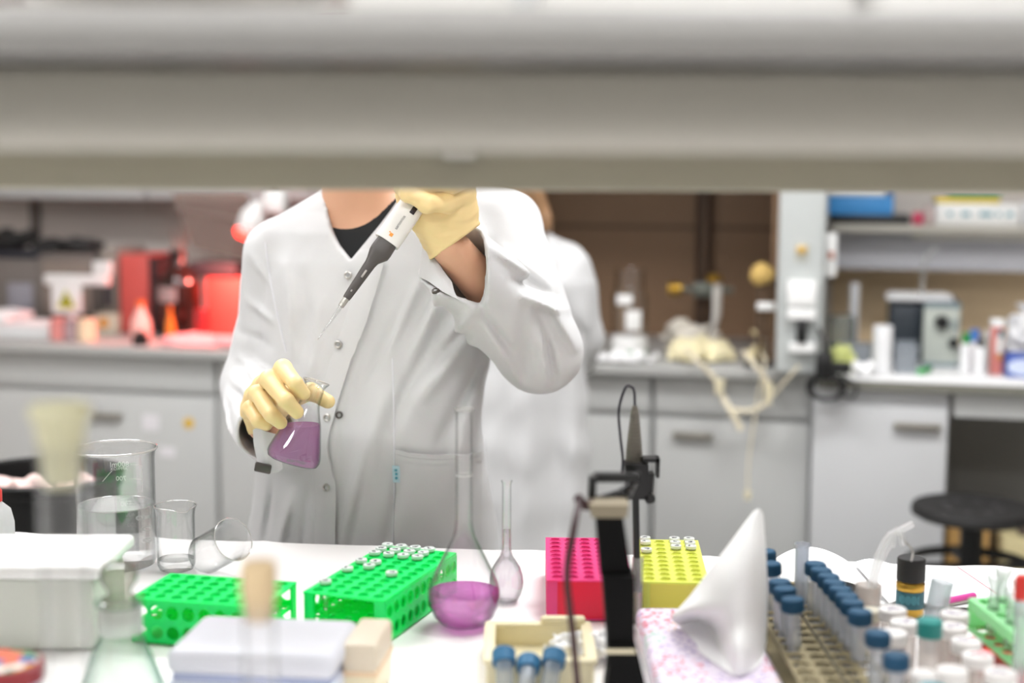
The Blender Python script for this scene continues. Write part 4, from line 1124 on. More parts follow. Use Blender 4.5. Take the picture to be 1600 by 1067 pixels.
# black camera / lens on top
def rsolo_box(name, label, cat, px0, py0, px1, py1, v, dep, m, z=None, bev=.005, group=None):
    u0, u1, z0, z1 = rrect(px0, py0, px1, py1, v)
    if z is not None: z0 = z
    return solo(name, MB().box((0, dep / 2, (z1 - z0) / 2), (u1 - u0, dep, z1 - z0), bev), m, label, cat, RW((u0 + u1) / 2, v, z0), -A, group)
hin = rp(0, 402, .38)[1] + .0245
t = thing('camera', 'black camera lying on the dark instrument at the far left', 'camera', RW(rp(14, 380, .45)[0], .47, hin), -A)
part('camera_body', MB().box((-.02, .0, .03), (.10, .05, .06), .01).box((-.02, 0, .066), (.04, .03, .014), .004), m_black, t)
part('lens', MB().lathe([(0, 0), (.026, 0), (.028, .03), (.022, .06), (0, .058)], 24, Matrix.Translation((.035, .0, .03)) @ rotm((0, rad(70), 0))), m_black2, t)
# grey box cabinet with dark crumpled bag on it
t, w, h = rthing('equipment_box', 'grey brown equipment box behind the hazard sign', 'box', 62, 396, 150, 525, .36, ZC)
part('casing', MB().box((0, .13, h / 2), (w, .26, h), .006), m_dgrey, t)
part('front_panel', MB().box((.0, -.003, h * .55), (w * .86, .008, h * .7), .002), mat('warm grey panel', '#7d7269', .5), t)
zt = ZC + h
S = SDF((-.13, -.06, -.002), (.13, .06, .08), .004)
S.ball((-.06, 0, .018), (.06, .045, .026)); S.ball((.05, 0, .014), (.07, .045, .022), .02); S.d += waves(S, 6, 70, .010, 3); S.cut(S.Z)
ub = rp(106, 390, .45)[0]
solo('bag', S.mb(), m_black2, 'crumpled black bag on the grey brown equipment box', 'bag', RW(ub, .47, zt + .002), -A, ang=60)
t, w, h = rthing('equipment_box', 'tall grey box between the hazard sign and the red panel', 'box', 158, 388, 184, 525, .36, ZC)
part('casing', MB().box((0, .10, h / 2), (w, .2, h), .005), mat('mid grey casing', '#8a847c', .5), t)
part('dark_slot', MB().box((-.005, -.002, h * .45), (w * .5, .006, h * .3)), m_dark, t)
# small labelled box
t, w, h = rthing('small_box', 'small pale box with an orange emblem, below the hazard sign', 'box', 148, 490, 182, 528, .30, ZC)
part('carton', MB().box((0, .03, h / 2), (w, .06, h), .002), mat('pale carton', '#cfc3ae', .7), t)
part('emblem', MB().lathe([(0, 0), (.018, 0), (.018, .002), (0, .002)], 8, Matrix.Translation((-.006, -.0005, h * .55)) @ rotm((rad(90), 0, 0))), mat('orange emblem', '#d58a1c', .6), t)
# hazard sign on a white bar
us, zs = rp(106, 465, .22)
t = thing('hazard_sign', 'white hazard sign with a yellow triangle hanging from a white bar', 'sign', RW(us, .22, ZC), -A)
def sg(px0, py0, px1, py1, v=.22):
    a, b, z0, z1 = rrect(px0, py0, px1, py1, v); return (a + b) / 2 - us, (z0 + z1) / 2 - ZC, b - a, z1 - z0
x, z, w, h = sg(70, 428, 170, 447)
m_ws = mat('white sign board', '#dcdad8', .5)
part('bar', MB().box((x, .004, z), (w, .03, h), .008), m_ws, t)
x, z, w, h = sg(83, 441, 130, 490)
part('panel', MB().box((x, -.008, z), (w, .008, h), .004), m_ws, t)
x, z, w, h = sg(146, 408, 175, 431)
part('tag', MB().box((x, .0, z), (w, .012, h), .003), m_ws, t)
x, z, w, h = sg(92, 452, 121, 481)
Mf = Matrix.Translation((x, -.0125, z)) @ rotm((rad(90), 0, 0))
part('warning_triangle', MB().prism([(-w / 2, -h / 2), (w / 2, -h / 2), (0, h / 2)], 0, .0015, Mf), mat('hazard yellow', '#d8d020', .5), t)
sym = MB()
for k in range(3):
    a = rad(90 + 120 * k); cx_, cy_ = .0085 * math.cos(a), .0085 * math.sin(a) - .008
    sym.lathe([(.0050, .0018), (.0085, .0018), (.0085, .0024), (.0050, .0024)], 18, Mf @ Matrix.Translation((cx_, cy_, 0)))
sym.lathe([(0, .0018), (.003, .0018), (.003, .0025), (0, .0025)], 12, Mf @ Matrix.Translation((0, -.008, 0)))
bw = .0022
for p, q in (((-w / 2 + .006, -h / 2 + .004), (w / 2 - .006, -h / 2 + .004)), ((w / 2 - .006, -h / 2 + .004), (0, h / 2 - .008)), ((0, h / 2 - .008), (-w / 2 + .006, -h / 2 + .004))):
    sym.tube([Mf @ Vector((p[0], p[1], .0018)), Mf @ Vector((q[0], q[1], .0018))], .0011, 4)
part('hazard_symbol', sym, m_black, t)
x0, z0, _, _ = sg(108, 490, 112, 492); x1, z1, _, _ = sg(126, 512, 130, 516)
part('stem', MB().tube([(x0, .0, z0), (x1, 0, z1), (x1 + .004, 0, .02)], .008, 10), m_ws, t)
part('foot', MB().cyl((x1 + .004, 0, 0), .035, .024, 28, .028), m_ws, t)
# small jars in front
for px, lab, m_, r in ((97, 'short pink jar below the hazard sign', mat('pink jar', '#d98a84', .4), .028), (118, 'short grey pink jar beside the pink one', mat('mauve jar', '#a88f92', .4), .025), (141, 'cream beaker shaped jar right of the pink jars', mat('cream jar', '#e8cfae', .4), .030)):
    u = rp(px, 520, .12)[0]
    t = thing('jar', lab, 'jar', RW(u, .10, ZC), -A)
    part('jar_body', MB().cyl((0, 0, 0), r, .055, 24, bev=.004), m_, t)
    part('lid', MB().cyl((0, 0, .055), r * .9, .016, 24, bev=.003), m_, t)
# papers at the left
for k, (px0, px1, py0, vz, lab) in enumerate(((-60, 84, 508, .10, 'stack of white papers at the left end of the back counter'),)):
    a, b, z0, z1 = rrect(px0, py0, px1, 524, .12)
    mb = MB()
    for i in range(10): mb.box((random.uniform(-.006, .006), .10 + random.uniform(-.006, .006), .0025 + i * .0042), (b - a, .2, .004), rot=(0, 0, random.uniform(-.02, .02)))
    solo('paper_stack', mb, m_paper, lab, 'papers', RW((a + b) / 2, .11, ZC), -A)
u = rp(10, 500, .2)[0]
solo('folded_cloth', MB().sheet([[(x_ * .06, y_ * .08, .022 + .016 * math.cos(x_ * 1.4) * math.cos(y_ * 1.2)) for y_ in np.linspace(-1, 1, 9)] for x_ in np.linspace(-1, 1, 13)], -.02), m_paper, 'white folded cloth on the stack of papers', 'cloth', RW(u - .02, .22, ZC + .0445), -A)
solo('board', MB().box((0, 0, .006), (.07, .06, .012), .003), mat('brown board', '#8a5a3c', .6), 'brown board between the papers and the pink jar', 'board', RW(rp(106, 524, .27)[0], .27, ZC), -A)

# red lit corner
t, w, h = rthing('red_binder', 'tall red binder standing left of the brown bottle', 'binder', 187, 398, 232, 526, .33, ZC)
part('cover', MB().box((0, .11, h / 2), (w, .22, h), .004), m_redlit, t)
part('spine_edge', MB().box((w / 2 + .012, .11, h * .49), (.022, .21, h * .98), .004), mat('dark maroon spine', '#3a2426', .5), t)
m_amber = glass('brown bottle glass', '#3a1608', '#120502', power=1.0)
m_dbrown = mat('dark brown glass', '#24110c', .15)
t, w, h = rthing('bottle', 'large dark brown bottle with a pale label in the red light', 'bottle', 250, 392, 312, 526, .30, ZC)
r = w / 2 * .98
part('bottle_body', MB().lathe([(0, 0), (r - .005, 0), (r, .006), (r, h * .60), (r * .92, h * .68), (r * .5, h * .80), (r * .30, h * .86), (r * .30, h * .92), (0, h * .92)], 40), m_dbrown, t)
part('cap', MB().cyl((0, 0, h * .90), r * .40, h * .12, 24, bev=.003), m_black, t, label='black cap')
lb = MB().lathe([(r + .0004, h * .42), (r + .0012, h * .42), (r + .0012, h * .595), (r + .0004, h * .595)], 40)
lb.f = [f for f in lb.f if all(lb.v[i][1] < 0 and -.85 * r < lb.v[i][0] < .45 * r for i in f)]
part('label', lb, mat('pale bottle label', '#9c8a88', .6), t)
st = MB()
for dx, l in ((-.03, .06), (.012, .075), (.035, .06)): st.tube([(dx * .3, 0, h * 1.02), (dx, .005, h * 1.02 + l)], .003, 8)
part('straws', st, mat('brown straw', '#7c6358', .6), t)
for px0, px1, py0, lab, m_ in ((205, 236, 470, 'small conical bottle with a pink body left of the brown bottle', mat('pale pink plastic', '#e8b9b0', .4)), (259, 273, 478, 'added little orange bottle in place of a glint on the large brown bottle', mat('painted orange glint', '#e8862a', .3))):  # second one is added: its orange stands for a glint on the brown bottle
    t, w, h = rthing('small_bottle', lab, 'bottle', px0, py0, px1, 526, .12 if px0 > 240 else .22, ZC)
    part('bottle_body', MB().lathe([(0, 0), (w * .48, 0), (w * .5, .006), (w * .46, h * .45), (w * .18, h * .8), (w * .16, h * .86), (0, h * .86)], 28), m_, t)
    part('cap', MB().cyl((0, 0, h * .86), w * .2, h * .14, 18), mat('orange cap', '#e8742a', .4), t)
u = rp(222, 528, .06)[0]
solo('weight', MB().lathe([(0, 0), (.024, 0), (.026, .004), (.024, .03), (.012, .036), (.012, .044), (0, .046)], 24), m_black, 'small black knob shaped weight at the counter edge under the red light', 'weight', RW(u, .05, ZC), -A)
t, w, h = rthing('red_box', 'bright red box lit by the red lamp, beside the person holding the flask', 'box', 322, 434, 400, 526, .36, ZC)
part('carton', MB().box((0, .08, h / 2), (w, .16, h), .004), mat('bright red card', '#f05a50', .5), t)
t3 = solo('dark_case', MB().box((0, 0, .025), (.17, .12, .05), .01), m_dark, 'dark case on top of the bright red box', 'case', RW(rp(338, 430, .40)[0], .42, ZC + h + .0005), -A)
u = rp(320, 520, .22)[0]
t, w, h = rthing('box', 'narrow dark red box between the brown bottle and bright red box', 'box', 304, 484, 318, 526, .19, ZC)
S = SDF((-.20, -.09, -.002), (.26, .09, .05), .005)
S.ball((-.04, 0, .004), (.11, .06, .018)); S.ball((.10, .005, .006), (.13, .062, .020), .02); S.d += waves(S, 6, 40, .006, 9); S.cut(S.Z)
solo('tissue_heap', S.mb(), mat('lamp tinted tissue', '#f0a6a8', .85), 'crumpled pink tissue on the counter under the red lamp', 'tissue', RW(rp(318, 535, .12)[0], .105, ZC + .002), -A, ang=60)  # pink of the red lamp light is put into the tissue colour
part('carton', MB().box((0, .02, h / 2), (w, .04, h), .002), mat('dark red card', '#8c2226', .5), t)
# heat lamp
ul, zl = rp(390, 356, .28)
t = thing('heat_lamp', 'red bulb heat lamp on a white arm, behind the shoulder', 'lamp', RW(ul, .28, ZC), -A)
Mh = Matrix.Translation((0, 0, zl - ZC)) @ rotm((0, rad(200), 0))
part('bulb', MB().lathe([(0, .040), (.034, .034), (.042, .018), (.034, .0), (.020, -.025), (.018, -.03)], 32, Mh), mat('glowing red bulb', '#ff3a34', .3, var=0, emit='#ff2418', estr=9.0), t)
part('lamp_housing', MB().lathe([(.038, .012), (.042, -.005), (.040, -.045), (.024, -.07), (.02, -.085), (0, -.086)], 32, Mh), m_white, t)
uh, zh = rp(432, 318, .28)
part('arm', MB().tube(arcpts([(.03, 0, zl - ZC + .075), (uh - ul - .02, 0, zh - ZC + .0), (uh - ul + .02, .02, zh - ZC - .05), (uh - ul + .05, .05, .2), (uh - ul + .05, .06, .02)], 40), .012, 12), m_white, t)
part('counterweight', MB().box((uh - ul, 0, zh - ZC + .01), (.07, .06, .08), .015), m_white, t)
part('foot', MB().cyl((uh - ul + .05, .06, 0), .06, .02, 32, bev=.005), m_white, t)
lt = bpy.data.lights.new('heat_lamp_light', 'SPOT'); lo = bpy.data.objects.new('heat_lamp_light', lt); COL.objects.link(lo)
lt.energy = 20; lt.color = (1, .2, .16); lt.spot_size = rad(125); lt.spot_blend = .6; lt.shadow_soft_size = .03
lp = RW(ul - .02, .255, zl - .045); lo.location = lp
lo.rotation_euler = (RW(ul - .26, .22, ZC) - lp).to_track_quat('-Z', 'Y').to_euler()
# translucent shield
t = thing('splash_shield', 'pale see-through slanting screen hanging behind the brown bottle', 'screen', RW(rp(335, 360, .55)[0], .55, ZC), -A)
us = rp(335, 360, .55)[0]
def sp(px, py): u, z = rp(px, py, .55); return (u - us, 0, z - ZC)
P4 = [sp(268, 300), sp(384, 300), sp(424, 418), sp(300, 388)]
mb = MB(); mb.add([Vector(p) for p in P4] + [Vector(p) + Vector((0, .006, 0)) for p in P4], [(0, 3, 2, 1), (4, 5, 6, 7), (0, 1, 5, 4), (1, 2, 6, 5), (2, 3, 7, 6), (3, 0, 4, 7)])
part('clear_panel', mb, glass('smoky acrylic', '#e6dcd6', '#bdb0a8', milky=.28, milk='#d9c6be'), t)
part('panel_rib', MB().tube([sp(272, 326), sp(390, 346)], .006, 8), glass('acrylic rib', '#efe6e0', '#bdb0a8', milky=.5, milk='#d9cdc6'), t)
part('post', MB().tube([(P4[2][0] + .01, .01, 0), (P4[2][0] + .01, .01, P4[0][2] + .1), (P4[0][0], .01, P4[0][2] + .1)], .007, 10), m_dgrey, t)
# ------------------------------------------------------------------ inside the brown hood
t, w, h = rthing('glass_jar', 'tall glass jar with a white and green base inside the brown hood', 'jar', 956, 420, 1012, 548, .22, ZC)
r = w / 2
gp = [(0, .03), (r * .93, .03), (r * .95, .04), (r * .95, h * .70), (r * .80, h * .76), (r * .78, h * .94), (r * .84, h)]
part('glass_body', MB().lathe(gp, 36).lathe(shrink(gp, .003), 36), m_glass, t)
part('white_base', MB().lathe([(0, .016), (r, .016), (r, .052), (r * .9, .058), (0, .058)], 36), m_white, t)
part('green_band', MB().lathe([(0, 0), (r * .99, 0), (r * .99, .016), (0, .016)], 36), mat('green rubber', '#1c8a52', .5), t)
part('paper_label', MB().box((r * .35, -r * .93, h * .42), (.045, .003, .06), .001, rot=(0, 0, rad(20))), m_white, t)
part('paper_label', MB().box((-r * .15, -r * .95, h * .66), (.045, .003, .03), .001), m_white, t, label='upper white label')
us = rp(1100, 440, .45)[0]
t = thing('lab_stand', 'dark rod stand with brass clamps inside the brown hood', 'stand', RW(us, .45, ZC), -A)
part('base_plate', MB().box((0, 0, .008), (.16, .12, .016), .003), m_dark, t)
part('rod', MB().cyl((0, 0, .015), .008, .70, 12), mat('dark rod', '#4a3a2c', .4), t)
_, zk = rp(1100, 452, .45); zk -= ZC
part('clamp', MB().box((0, -.02, zk), (.06, .04, .045), .008).tube([(-.075, -.02, zk), (.09, -.02, zk)], .009, 12), mat('grey clamp', '#6a6e66', .4, metal=.5), t)
part('knob', MB().lathe([(0, -.02), (.02, -.02), (.022, .0), (.018, .02), (0, .02)], 18, Matrix.Translation((-.085, -.02, zk)) @ rotm((0, rad(90), 0))), m_gold, t, label='left brass knob')
part('knob', MB().lathe([(0, -.01), (.024, -.01), (.024, .012), (0, .016)], 18, Matrix.Translation((.035, -.03, zk + .035))), m_gold, t, label='upper brass knob')
u2, z2_ = rp(1121, 440, .42)
part('glass_arm', MB().tube([(u2 - us, -.03, z2_ - ZC + .02), (u2 - us, -.03, z2_ - ZC - .1), (u2 - us - .012, -.03, z2_ - ZC - .16)], [.014, .013, .006], 14), mat('white glass tube', '#dedbd4', .3), t)
us = rp(1190, 430, .056)[0]
t = thing('burner_stand', 'slim stand topped by an ochre ball beside the service column', 'stand', RW(us, .056, ZC), -A)
_, zb = rp(1192, 430, .056); zb -= ZC
part('base', MB().cyl((0, 0, 0), .042, .014, 28, bev=.003), m_dark, t)
part('rod', MB().cyl((-.004, 0, .013), .007, zb - .01, 12).cyl((.016, 0, .013), .005, zb - .03, 12), mat('brown rod', '#5c4a3a', .4), t)
S = SDF((-.05, -.05, -.05), (.05, .05, .05), .004); S.ball((0, 0, 0), .032); S.d += waves(S, 5, 90, .004, 2)
ball_mb = S.mb(); ball_mb.v = [(x, y, z + zb) for x, y, z in ball_mb.v]
part('ball', ball_mb, mat('ochre sponge', '#c9a862', .8), t, ang=60)
_, zq = rp(1200, 478, .056)
part('white_clamp', MB().box((.015, -.012, zq - ZC), (.05, .02, .022), .005), m_white, t)
# pile of cloths
def heap(name, label, px0, px1, pyt, v, dep, m, seed, amp=.010, cat='cloth', z=ZC, h=None):
    a, b, z0, z1 = rrect(px0, pyt, px1, 555, v); w = b - a; hh = h or max(.02, z1 - z)
    S = SDF((-w / 2 - .02, -dep / 2 - .02, -.002), (w / 2 + .02, dep / 2 + .02, hh + .02), .006)
    S.ball((-w * .2, 0, hh * .3), (w * .3, dep * .48, hh * .7)); S.ball((w * .15, 0, hh * .25), (w * .36, dep * .48, hh * .6), .02)
    S.d += waves(S, 7, 60, amp, seed); S.cut(S.Z)
    return solo(name, S.mb(), m, label, cat, RW((a + b) / 2, v + dep / 2, z + .002), -A, ang=60)
m_ccl = mat('cream cloth', '#e9dfb8', .85)
heap('folded_cloth', 'cream folded cloth on the counter in front of the rod stand', 1040, 1142, 532, .07, .17, m_ccl, 4)
heap('filter_pile', 'pile of grey white filter papers behind the cream cloth', 1036, 1120, 512, .28, .07, mat('filter paper', '#cfc9bd', .8), 6, h=.085, cat='papers')
heap('cotton_bundle', 'cream cotton bundle at the foot of the service column', 1166, 1196, 526, .115, .07, mat('cream cotton', '#e6d9ae', .9), 8, h=.07, cat='cotton')
heap('white_cloth', 'white cloth lying between the second person and the glass jar', 930, 1012, 552, .02, .10, m_paper, 12, h=.018)
# rubber tubing hanging over the counter
m_tubing = mat('cream rubber tubing', '#e4dac0', .5)
def rpt(px, py, v): u, z = rp(px, py, v); return RW(u, v, z)
def tubing(label, pts, r=.006, ex=None, name='rubber_tubing', m=m_tubing):
    p0 = rpt(*pts[0]); t = thing(name, label, 'tubing', p0, -A)
    part('tube', MB().tube(arcpts([rpt(*p) for p in pts], 60), r, 10), m, t, world=True)
    if ex:
        for (px, py, v, rr, hh) in ex: part('stopper', MB().lathe([(0, -hh), (rr * .7, -hh), (rr, hh), (0, hh)], 16, Matrix.Translation(rpt(px, py, v))), m_cream, t, world=True)
    return t
ZE = 0
tb1 = tubing('cream tubing hanging from the cream cloth and looping back up to the right', [(1072, 546, .05), (1088, 562, -.03), (1108, 582, -.03), (1122, 600, -.03), (1136, 634, -.03), (1165, 642, -.035), (1194, 632, -.03), (1203, 608, -.03), (1192, 586, -.03), (1176, 566, -.03), (1162, 550, .04)], .0065, [(1124, 604, -.03, .016, .02), (1201, 615, -.03, .014, .03)])
part('tube_end', MB().tube(arcpts([rpt(1130, 622, -.032), rpt(1142, 642, -.045), rpt(1152, 660, -.045), rpt(1158, 672, -.045)], 20), .009, 10), m_tubing, tb1, world=True)
tubing('fine cord with a bead dangling in front of the grey cabinet', [(1192, 552, .03), (1196, 566, -.05), (1188, 600, -.055), (1178, 660, -.045), (1170, 720, -.045), (1168, 768, -.045)], .003, [(1168, 774, -.045, .010, .012)])
tubing('pale cord running from the service column down to the tubing', [(1248, 572, -.105), (1232, 590, -.09), (1216, 608, -.07), (1203, 625, -.05)], .004)
# black cable hanging at the column
us, zs = rp(1296, 590, -.09)
t = thing('power_cable', 'coiled black power cable with adaptor hanging at the right counter end', 'cable', RW(us, -.09, zs), -A)
part('adaptor', MB().box((-.015, 0, .03), (.045, .03, .075), .008).box((.03, 0, .028), (.05, .03, .03), .006), m_black, t)
lo_ = MB()
for k in range(3):
    lo_.tube([(-.012 + .045 * math.cos(a) + .004 * k, .008 * k - .008, -.025 + .034 * math.sin(a)) for a in np.linspace(0, 2 * PI, 25)], .0055, 8, caps=False)
lo_.tube(arcpts([(.03, 0, .01), (.07, .004, -.02), (.062, .004, -.05), (.03, .004, -.045)], 20), .004, 8)
lo_.tube(arcpts([(-.015, 0, .06), (-.02, .01, .10), (-.035, .03, .13)], 12), .005, 8)
part('cable_loop', lo_, m_black2, t)

# ------------------------------------------------------------------ right counter
ZRC = ZR + E_
def rcyl(name, label, cat, px0, px1, pyt, v, m, prof=None, cap=None, group=None, z=None):
    u0, u1, _, z1 = rrect(px0, pyt, px1, 590, v); r = (u1 - u0) / 2; zz = ZRC if z is None else z; h = z1 - zz
    t = thing(name, label, cat, RW((u0 + u1) / 2, v, zz), -A, group)
    hc = 0 if cap is None else cap[0] * h
    P_ = prof(r, h - hc) if prof else [(0, 0), (r * .96, 0), (r, .004), (r, h - hc - .004), (r * .94, h - hc), (0, h - hc)]
    part(name.split('_')[-1] + '_body', MB().lathe(P_, 28), m, t)
    if cap: part('cap', MB().cyl((0, 0, h - hc), r * cap[2], hc, 20, bev=.002), cap[1], t)
    return t
m_bw = mat('white bottle plastic', '#e9e9ea', .4)
t, w, h = rthing('instrument', 'blue-grey instrument with a dark side and a round knob, right counter', 'instrument', 1441, 472, 1500, 568, .26, ZRC)
part('casing', MB().box((0, .15, h / 2), (w, .30, h), .006), mat('dark slate casing', '#2c343c', .5), t)
part('front_panel', MB().box((0, -.006, h * .5), (w * .97, .014, h * .94), .004), mat('grey green panel', '#b9bfb6', .45), t)
part('top_edge', MB().box((0, -.008, h * .965), (w, .02, h * .07), .004), mat('blue grey trim', '#7e9096', .45), t)
part('bottom_edge', MB().box((0, -.008, h * .03), (w, .02, h * .06), .004), mat('blue grey trim', '#7e9096', .45), t)
part('knob', MB().lathe([(0, 0), (.020, 0), (.017, .02), (0, .02)], 20, Matrix.Translation((0, -.013, h * .70)) @ rotm((rad(90), 0, 0))), m_black, t, label='round black knob')
part('knob', MB().lathe([(0, 0), (.015, 0), (.013, .015), (0, .015)], 20, Matrix.Translation((w * .33, -.013, h * .38)) @ rotm((rad(90), 0, 0))), m_black, t, label='smaller lower knob')
part('display', MB().box((w * .33, -.0135, h * .66), (.03, .003, .03)), mat('grey display', '#98a09c', .4), t)
# its side face is wide: the body reaches further left
a, b, z0, z1 = rrect(1392, 474, 1443, 568, .27)
part('side_housing', MB().box((-(w / 2) - (b - a) / 2, .17, h * .47), (b - a, .24, h * .93), .01), mat('dark slate casing', '#2c343c', .5), t)
zi = ZRC + h
a, b, z0, z1 = rrect(1388, 460, 1494, 476, .28)
mb = MB()
for i in range(3): mb.box((random.uniform(-.008, .008), .10, .002 + i * .004), (b - a - .01 * i, .18, .0035), rot=(0, 0, random.uniform(-.04, .04)))
solo('papers', mb, m_paper, 'loose papers on top of the blue-grey instrument', 'papers', RW((a + b) / 2, .29, zi + .0005), -A)
tubing('clear tubing arching up from the blue-grey instrument to the shelf', [(1440, 462, .40), (1442, 435, .40), (1444, 412, .38), (1452, 396, .42), (1464, 384, .44)], .007, name='clear_tubing', m=glass('pvc tubing', '#f0f0f0', '#aab0b4', milky=.3))
rcyl('white_canister', 'tall plain white canister left of the blue-grey instrument', 'canister', 1363, 1394, 508, .08, m_bw)
m_wglass = glass('jar glass', '#eef2f0', '#9aa5a2', milky=.15)
rcyl('glass_jar', 'squat glass jar beside the service column', 'jar', 1292, 1336, 492, .44, m_wglass, lambda r, h: [(0, 0), (r, 0), (r, h * .9), (r * .9, h), (r * .88, h - .002), (r * .95, h * .88), (r * .95, .004), (0, .004)])
rcyl('white_tube', 'slim white tube standing behind the squat glass jar', 'tube', 1326, 1341, 442, .50, m_bw)
t, w, h = rthing('plastic_tub', 'see-through plastic tub right of the white canister', 'tub', 1398, 540, 1434, 582, .07, ZRC)
m_ctub = glass('clear tub plastic', '#e8ecf0', '#a3adb8', milky=.35, milk='#e6eaee')
tb_ = MB()
for s in (-1, 1): tb_.box((s * (w / 2 - .002), .07, h / 2), (.004, .14, h)); tb_.box((0, .07 + s * .068, h / 2), (w - .008, .004, h))
part('tub_body', tb_.box((0, .07, .002), (w - .008, .13, .004)), m_ctub, t)
part('rim', MB().box((0, -.003, h - .004), (w + .01, .008, .008), .002), m_ctub, t)
part('rim', MB().box((0, .143, h - .004), (w + .01, .008, .008), .002), m_ctub, t)
t, w, h = rthing('plastic_tub', 'wide clear tub in front of the squat glass jar', 'tub', 1308, 540, 1362, 582, .22, ZRC)
tb_ = MB()
for s in (-1, 1): tb_.box((s * (w / 2 - .002), .06, h / 2), (.004, .12, h)); tb_.box((0, .06 + s * .058, h / 2), (w - .008, .004, h))
part('tub_body', tb_.box((0, .06, .002), (w - .008, .11, .004)), m_ctub, t)
heap('glove', 'crumpled yellow green glove at the end of the right counter', 1296, 1330, 536, .04, .08, mat('lime rubber', '#d3d98a', .6), 21, h=.06, cat='glove', z=ZRC)
heap('tissue', 'crumpled white tissue in front of the clear tub on the right counter', 1330, 1366, 570, .0, .07, m_paper, 22, h=.03, cat='tissue', z=ZRC)
m_bcap = mat('sky blue cap', '#4f7fc8', .4)
GB = 'bottles on the right counter'
rcyl('white_bottle', 'short white bottle with a green cap next to the instrument', 'bottle', 1500, 1518, 520, .12, m_bw, cap=(.26, mat('green cap', '#2f8a4c', .4), .8), group=GB)
rcyl('white_bottle', 'white bottle with a bright blue cap in the middle of the right counter', 'bottle', 1512, 1532, 514, .19, m_bw, cap=(.3, m_bcap, .8), group=GB)
rcyl('white_bottle', 'short white bottle with a dark cap right of the blue capped one', 'bottle', 1522, 1540, 530, .08, m_bw, cap=(.2, m_black, .6), group=GB)
rcyl('grey_bottle', 'grey bottle behind the red striped carton', 'bottle', 1534, 1556, 515, .30, mat('grey bottle plastic', '#bdbdb6', .4), cap=(.12, m_bw, .7), group=GB)
t, w, h = rthing('carton', 'tall carton with red and blue stripes at the right of the counter', 'carton', 1549, 500, 1568, 580, .10, ZRC)
part('carton_body', MB().box((0, .03, h * .44), (w, .055, h * .88), .002), mat('pale red carton', '#cf7d74', .6), t)
part('carton_top', MB().box((0, .03, h * .94), (w * 1.15, .06, h * .12), .003), m_white, t)
part('stripe', MB().box((w * .15, -.0005, h * .55), (w * .5, .004, h * .3)), mat('pale stripe', '#d9dad6', .6), t)
part('stripe', MB().box((w * .2, -.001, h * .76), (w * .45, .005, h * .12)), mat('teal stripe', '#4d7f8c', .6), t, label='teal stripe')
part('stripe', MB().box((w * .2, -.001, h * .34), (w * .45, .005, h * .06)), mat('amber stripe', '#d99a4a', .6), t, label='amber stripe')
heap('white_bag', 'white plastic bag behind the blue box at the right edge', 1578, 1622, 514, .24, .12, m_bw, 31, h=.16, cat='bag', z=ZRC)
t, w, h = rthing('box', 'blue box with a white oval at the right edge of the counter', 'box', 1573, 556, 1640, 586, .06, ZRC)
part('carton', MB().box((0, .06, h / 2), (w, .12, h), .003), mat('royal blue card', '#3b57a8', .5), t)
part('oval', MB().lathe([(0, 0), (.04, 0), (.04, .0015), (0, .0015)], 28, Matrix.Translation((-w * .12, 0, h * .5)) @ rotm((rad(90), 0, 0)) @ Matrix.Diagonal((1, .55, 1, 1))), mat('white oval', '#c8d2ea', .5), t)
t = thing('marker_pen', 'green pen lying in front of the blue-grey instrument', 'pen', rpt(1440, 574, .1), -A)
p0 = rpt(1437, 578, .05); p1 = rpt(1448, 570, .10); p0.z = p1.z = ZRC + .009
part('pen_barrel', MB().tube([p0, p1], .008, 12), mat('green pen plastic', '#3fae58', .4), t, world=True)
part('pen_cap', MB().tube([p1, p1 + (p1 - p0) * .4], .009, 12), mat('dark green plastic', '#2a8a44', .4), t, world=True)
a, b, _, _ = rrect(1400, 585, 1640, 590, .0)
solo('paper_sheet', MB().box((0, 0, .001), (b - a, .055, .002)), m_paper, 'long white paper along the front of the right counter', 'paper', RW((a + b) / 2, -.005, ZRC), -A)
# thermostat on the column side
t = thing('timer', 'small white timer with a red button on the side of the service column', 'timer', rpt(1299, 398, .08), -A)
part('timer_body', MB().box((0, -.01, 0), (.03, .03, .12), .006), m_white, t)
part('button', MB().box((0, -.027, 0), (.016, .006, .02), .003), mat('brick button', '#b0654a', .4), t)
# ---- wall shelf contents
ZS = zsh + E_
def sh(px0, px1, pyt, v, dep, m, name, label, cat, z=None):
    u0, u1, _, z1 = rrect(px0, pyt, px1, 350, v); zz = ZS if z is None else z
    t = thing(name, label, cat, RW((u0 + u1) / 2, v, zz), -A); h = z1 - zz
    part('box_body', MB().box((0, dep / 2, h / 2), (u1 - u0, dep, h), .004), m, t); return t, u1 - u0, h
t, w, h = sh(1296, 1422, 336, .51, .25, m_black, 'tray', 'flat black tray on the wall shelf under the blue box', 'tray')
z_ = ZS + h + .0005
t, w, h = sh(1294, 1396, 306, .515, .22, mat('sky blue box', '#3f8fd0', .5), 'box', 'blue box with a pale lid on the black tray, wall shelf', 'box', z_)
part('lid', MB().box((-w * .06, .11, h + .014), (w * .86, .215, .026), .004), mat('pale blue lid', '#e6eef4', .5), t)
part('corner', MB().box((w * .44, .10, h + .016), (w * .11, .2, .03), .004), mat('deep blue edge', '#2f6fb0', .5), t)
t, w, h = sh(1462, 1594, 318, .50, .2, m_white, 'carton', 'white carton with teal lettering on the wall shelf', 'carton')
tx = MB()
for (fx, ww) in ((-.33, .06), (-.14, .10), (.10, .15), (.25, .04), (.38, .08)):
    tx.box((w * fx, -.0006, h * .52), (w * ww, .002, h * .20), .0006)
part('teal_print', tx, mat('teal print', '#5c9aa6', .6), t)
zc_ = ZS + h + .0005
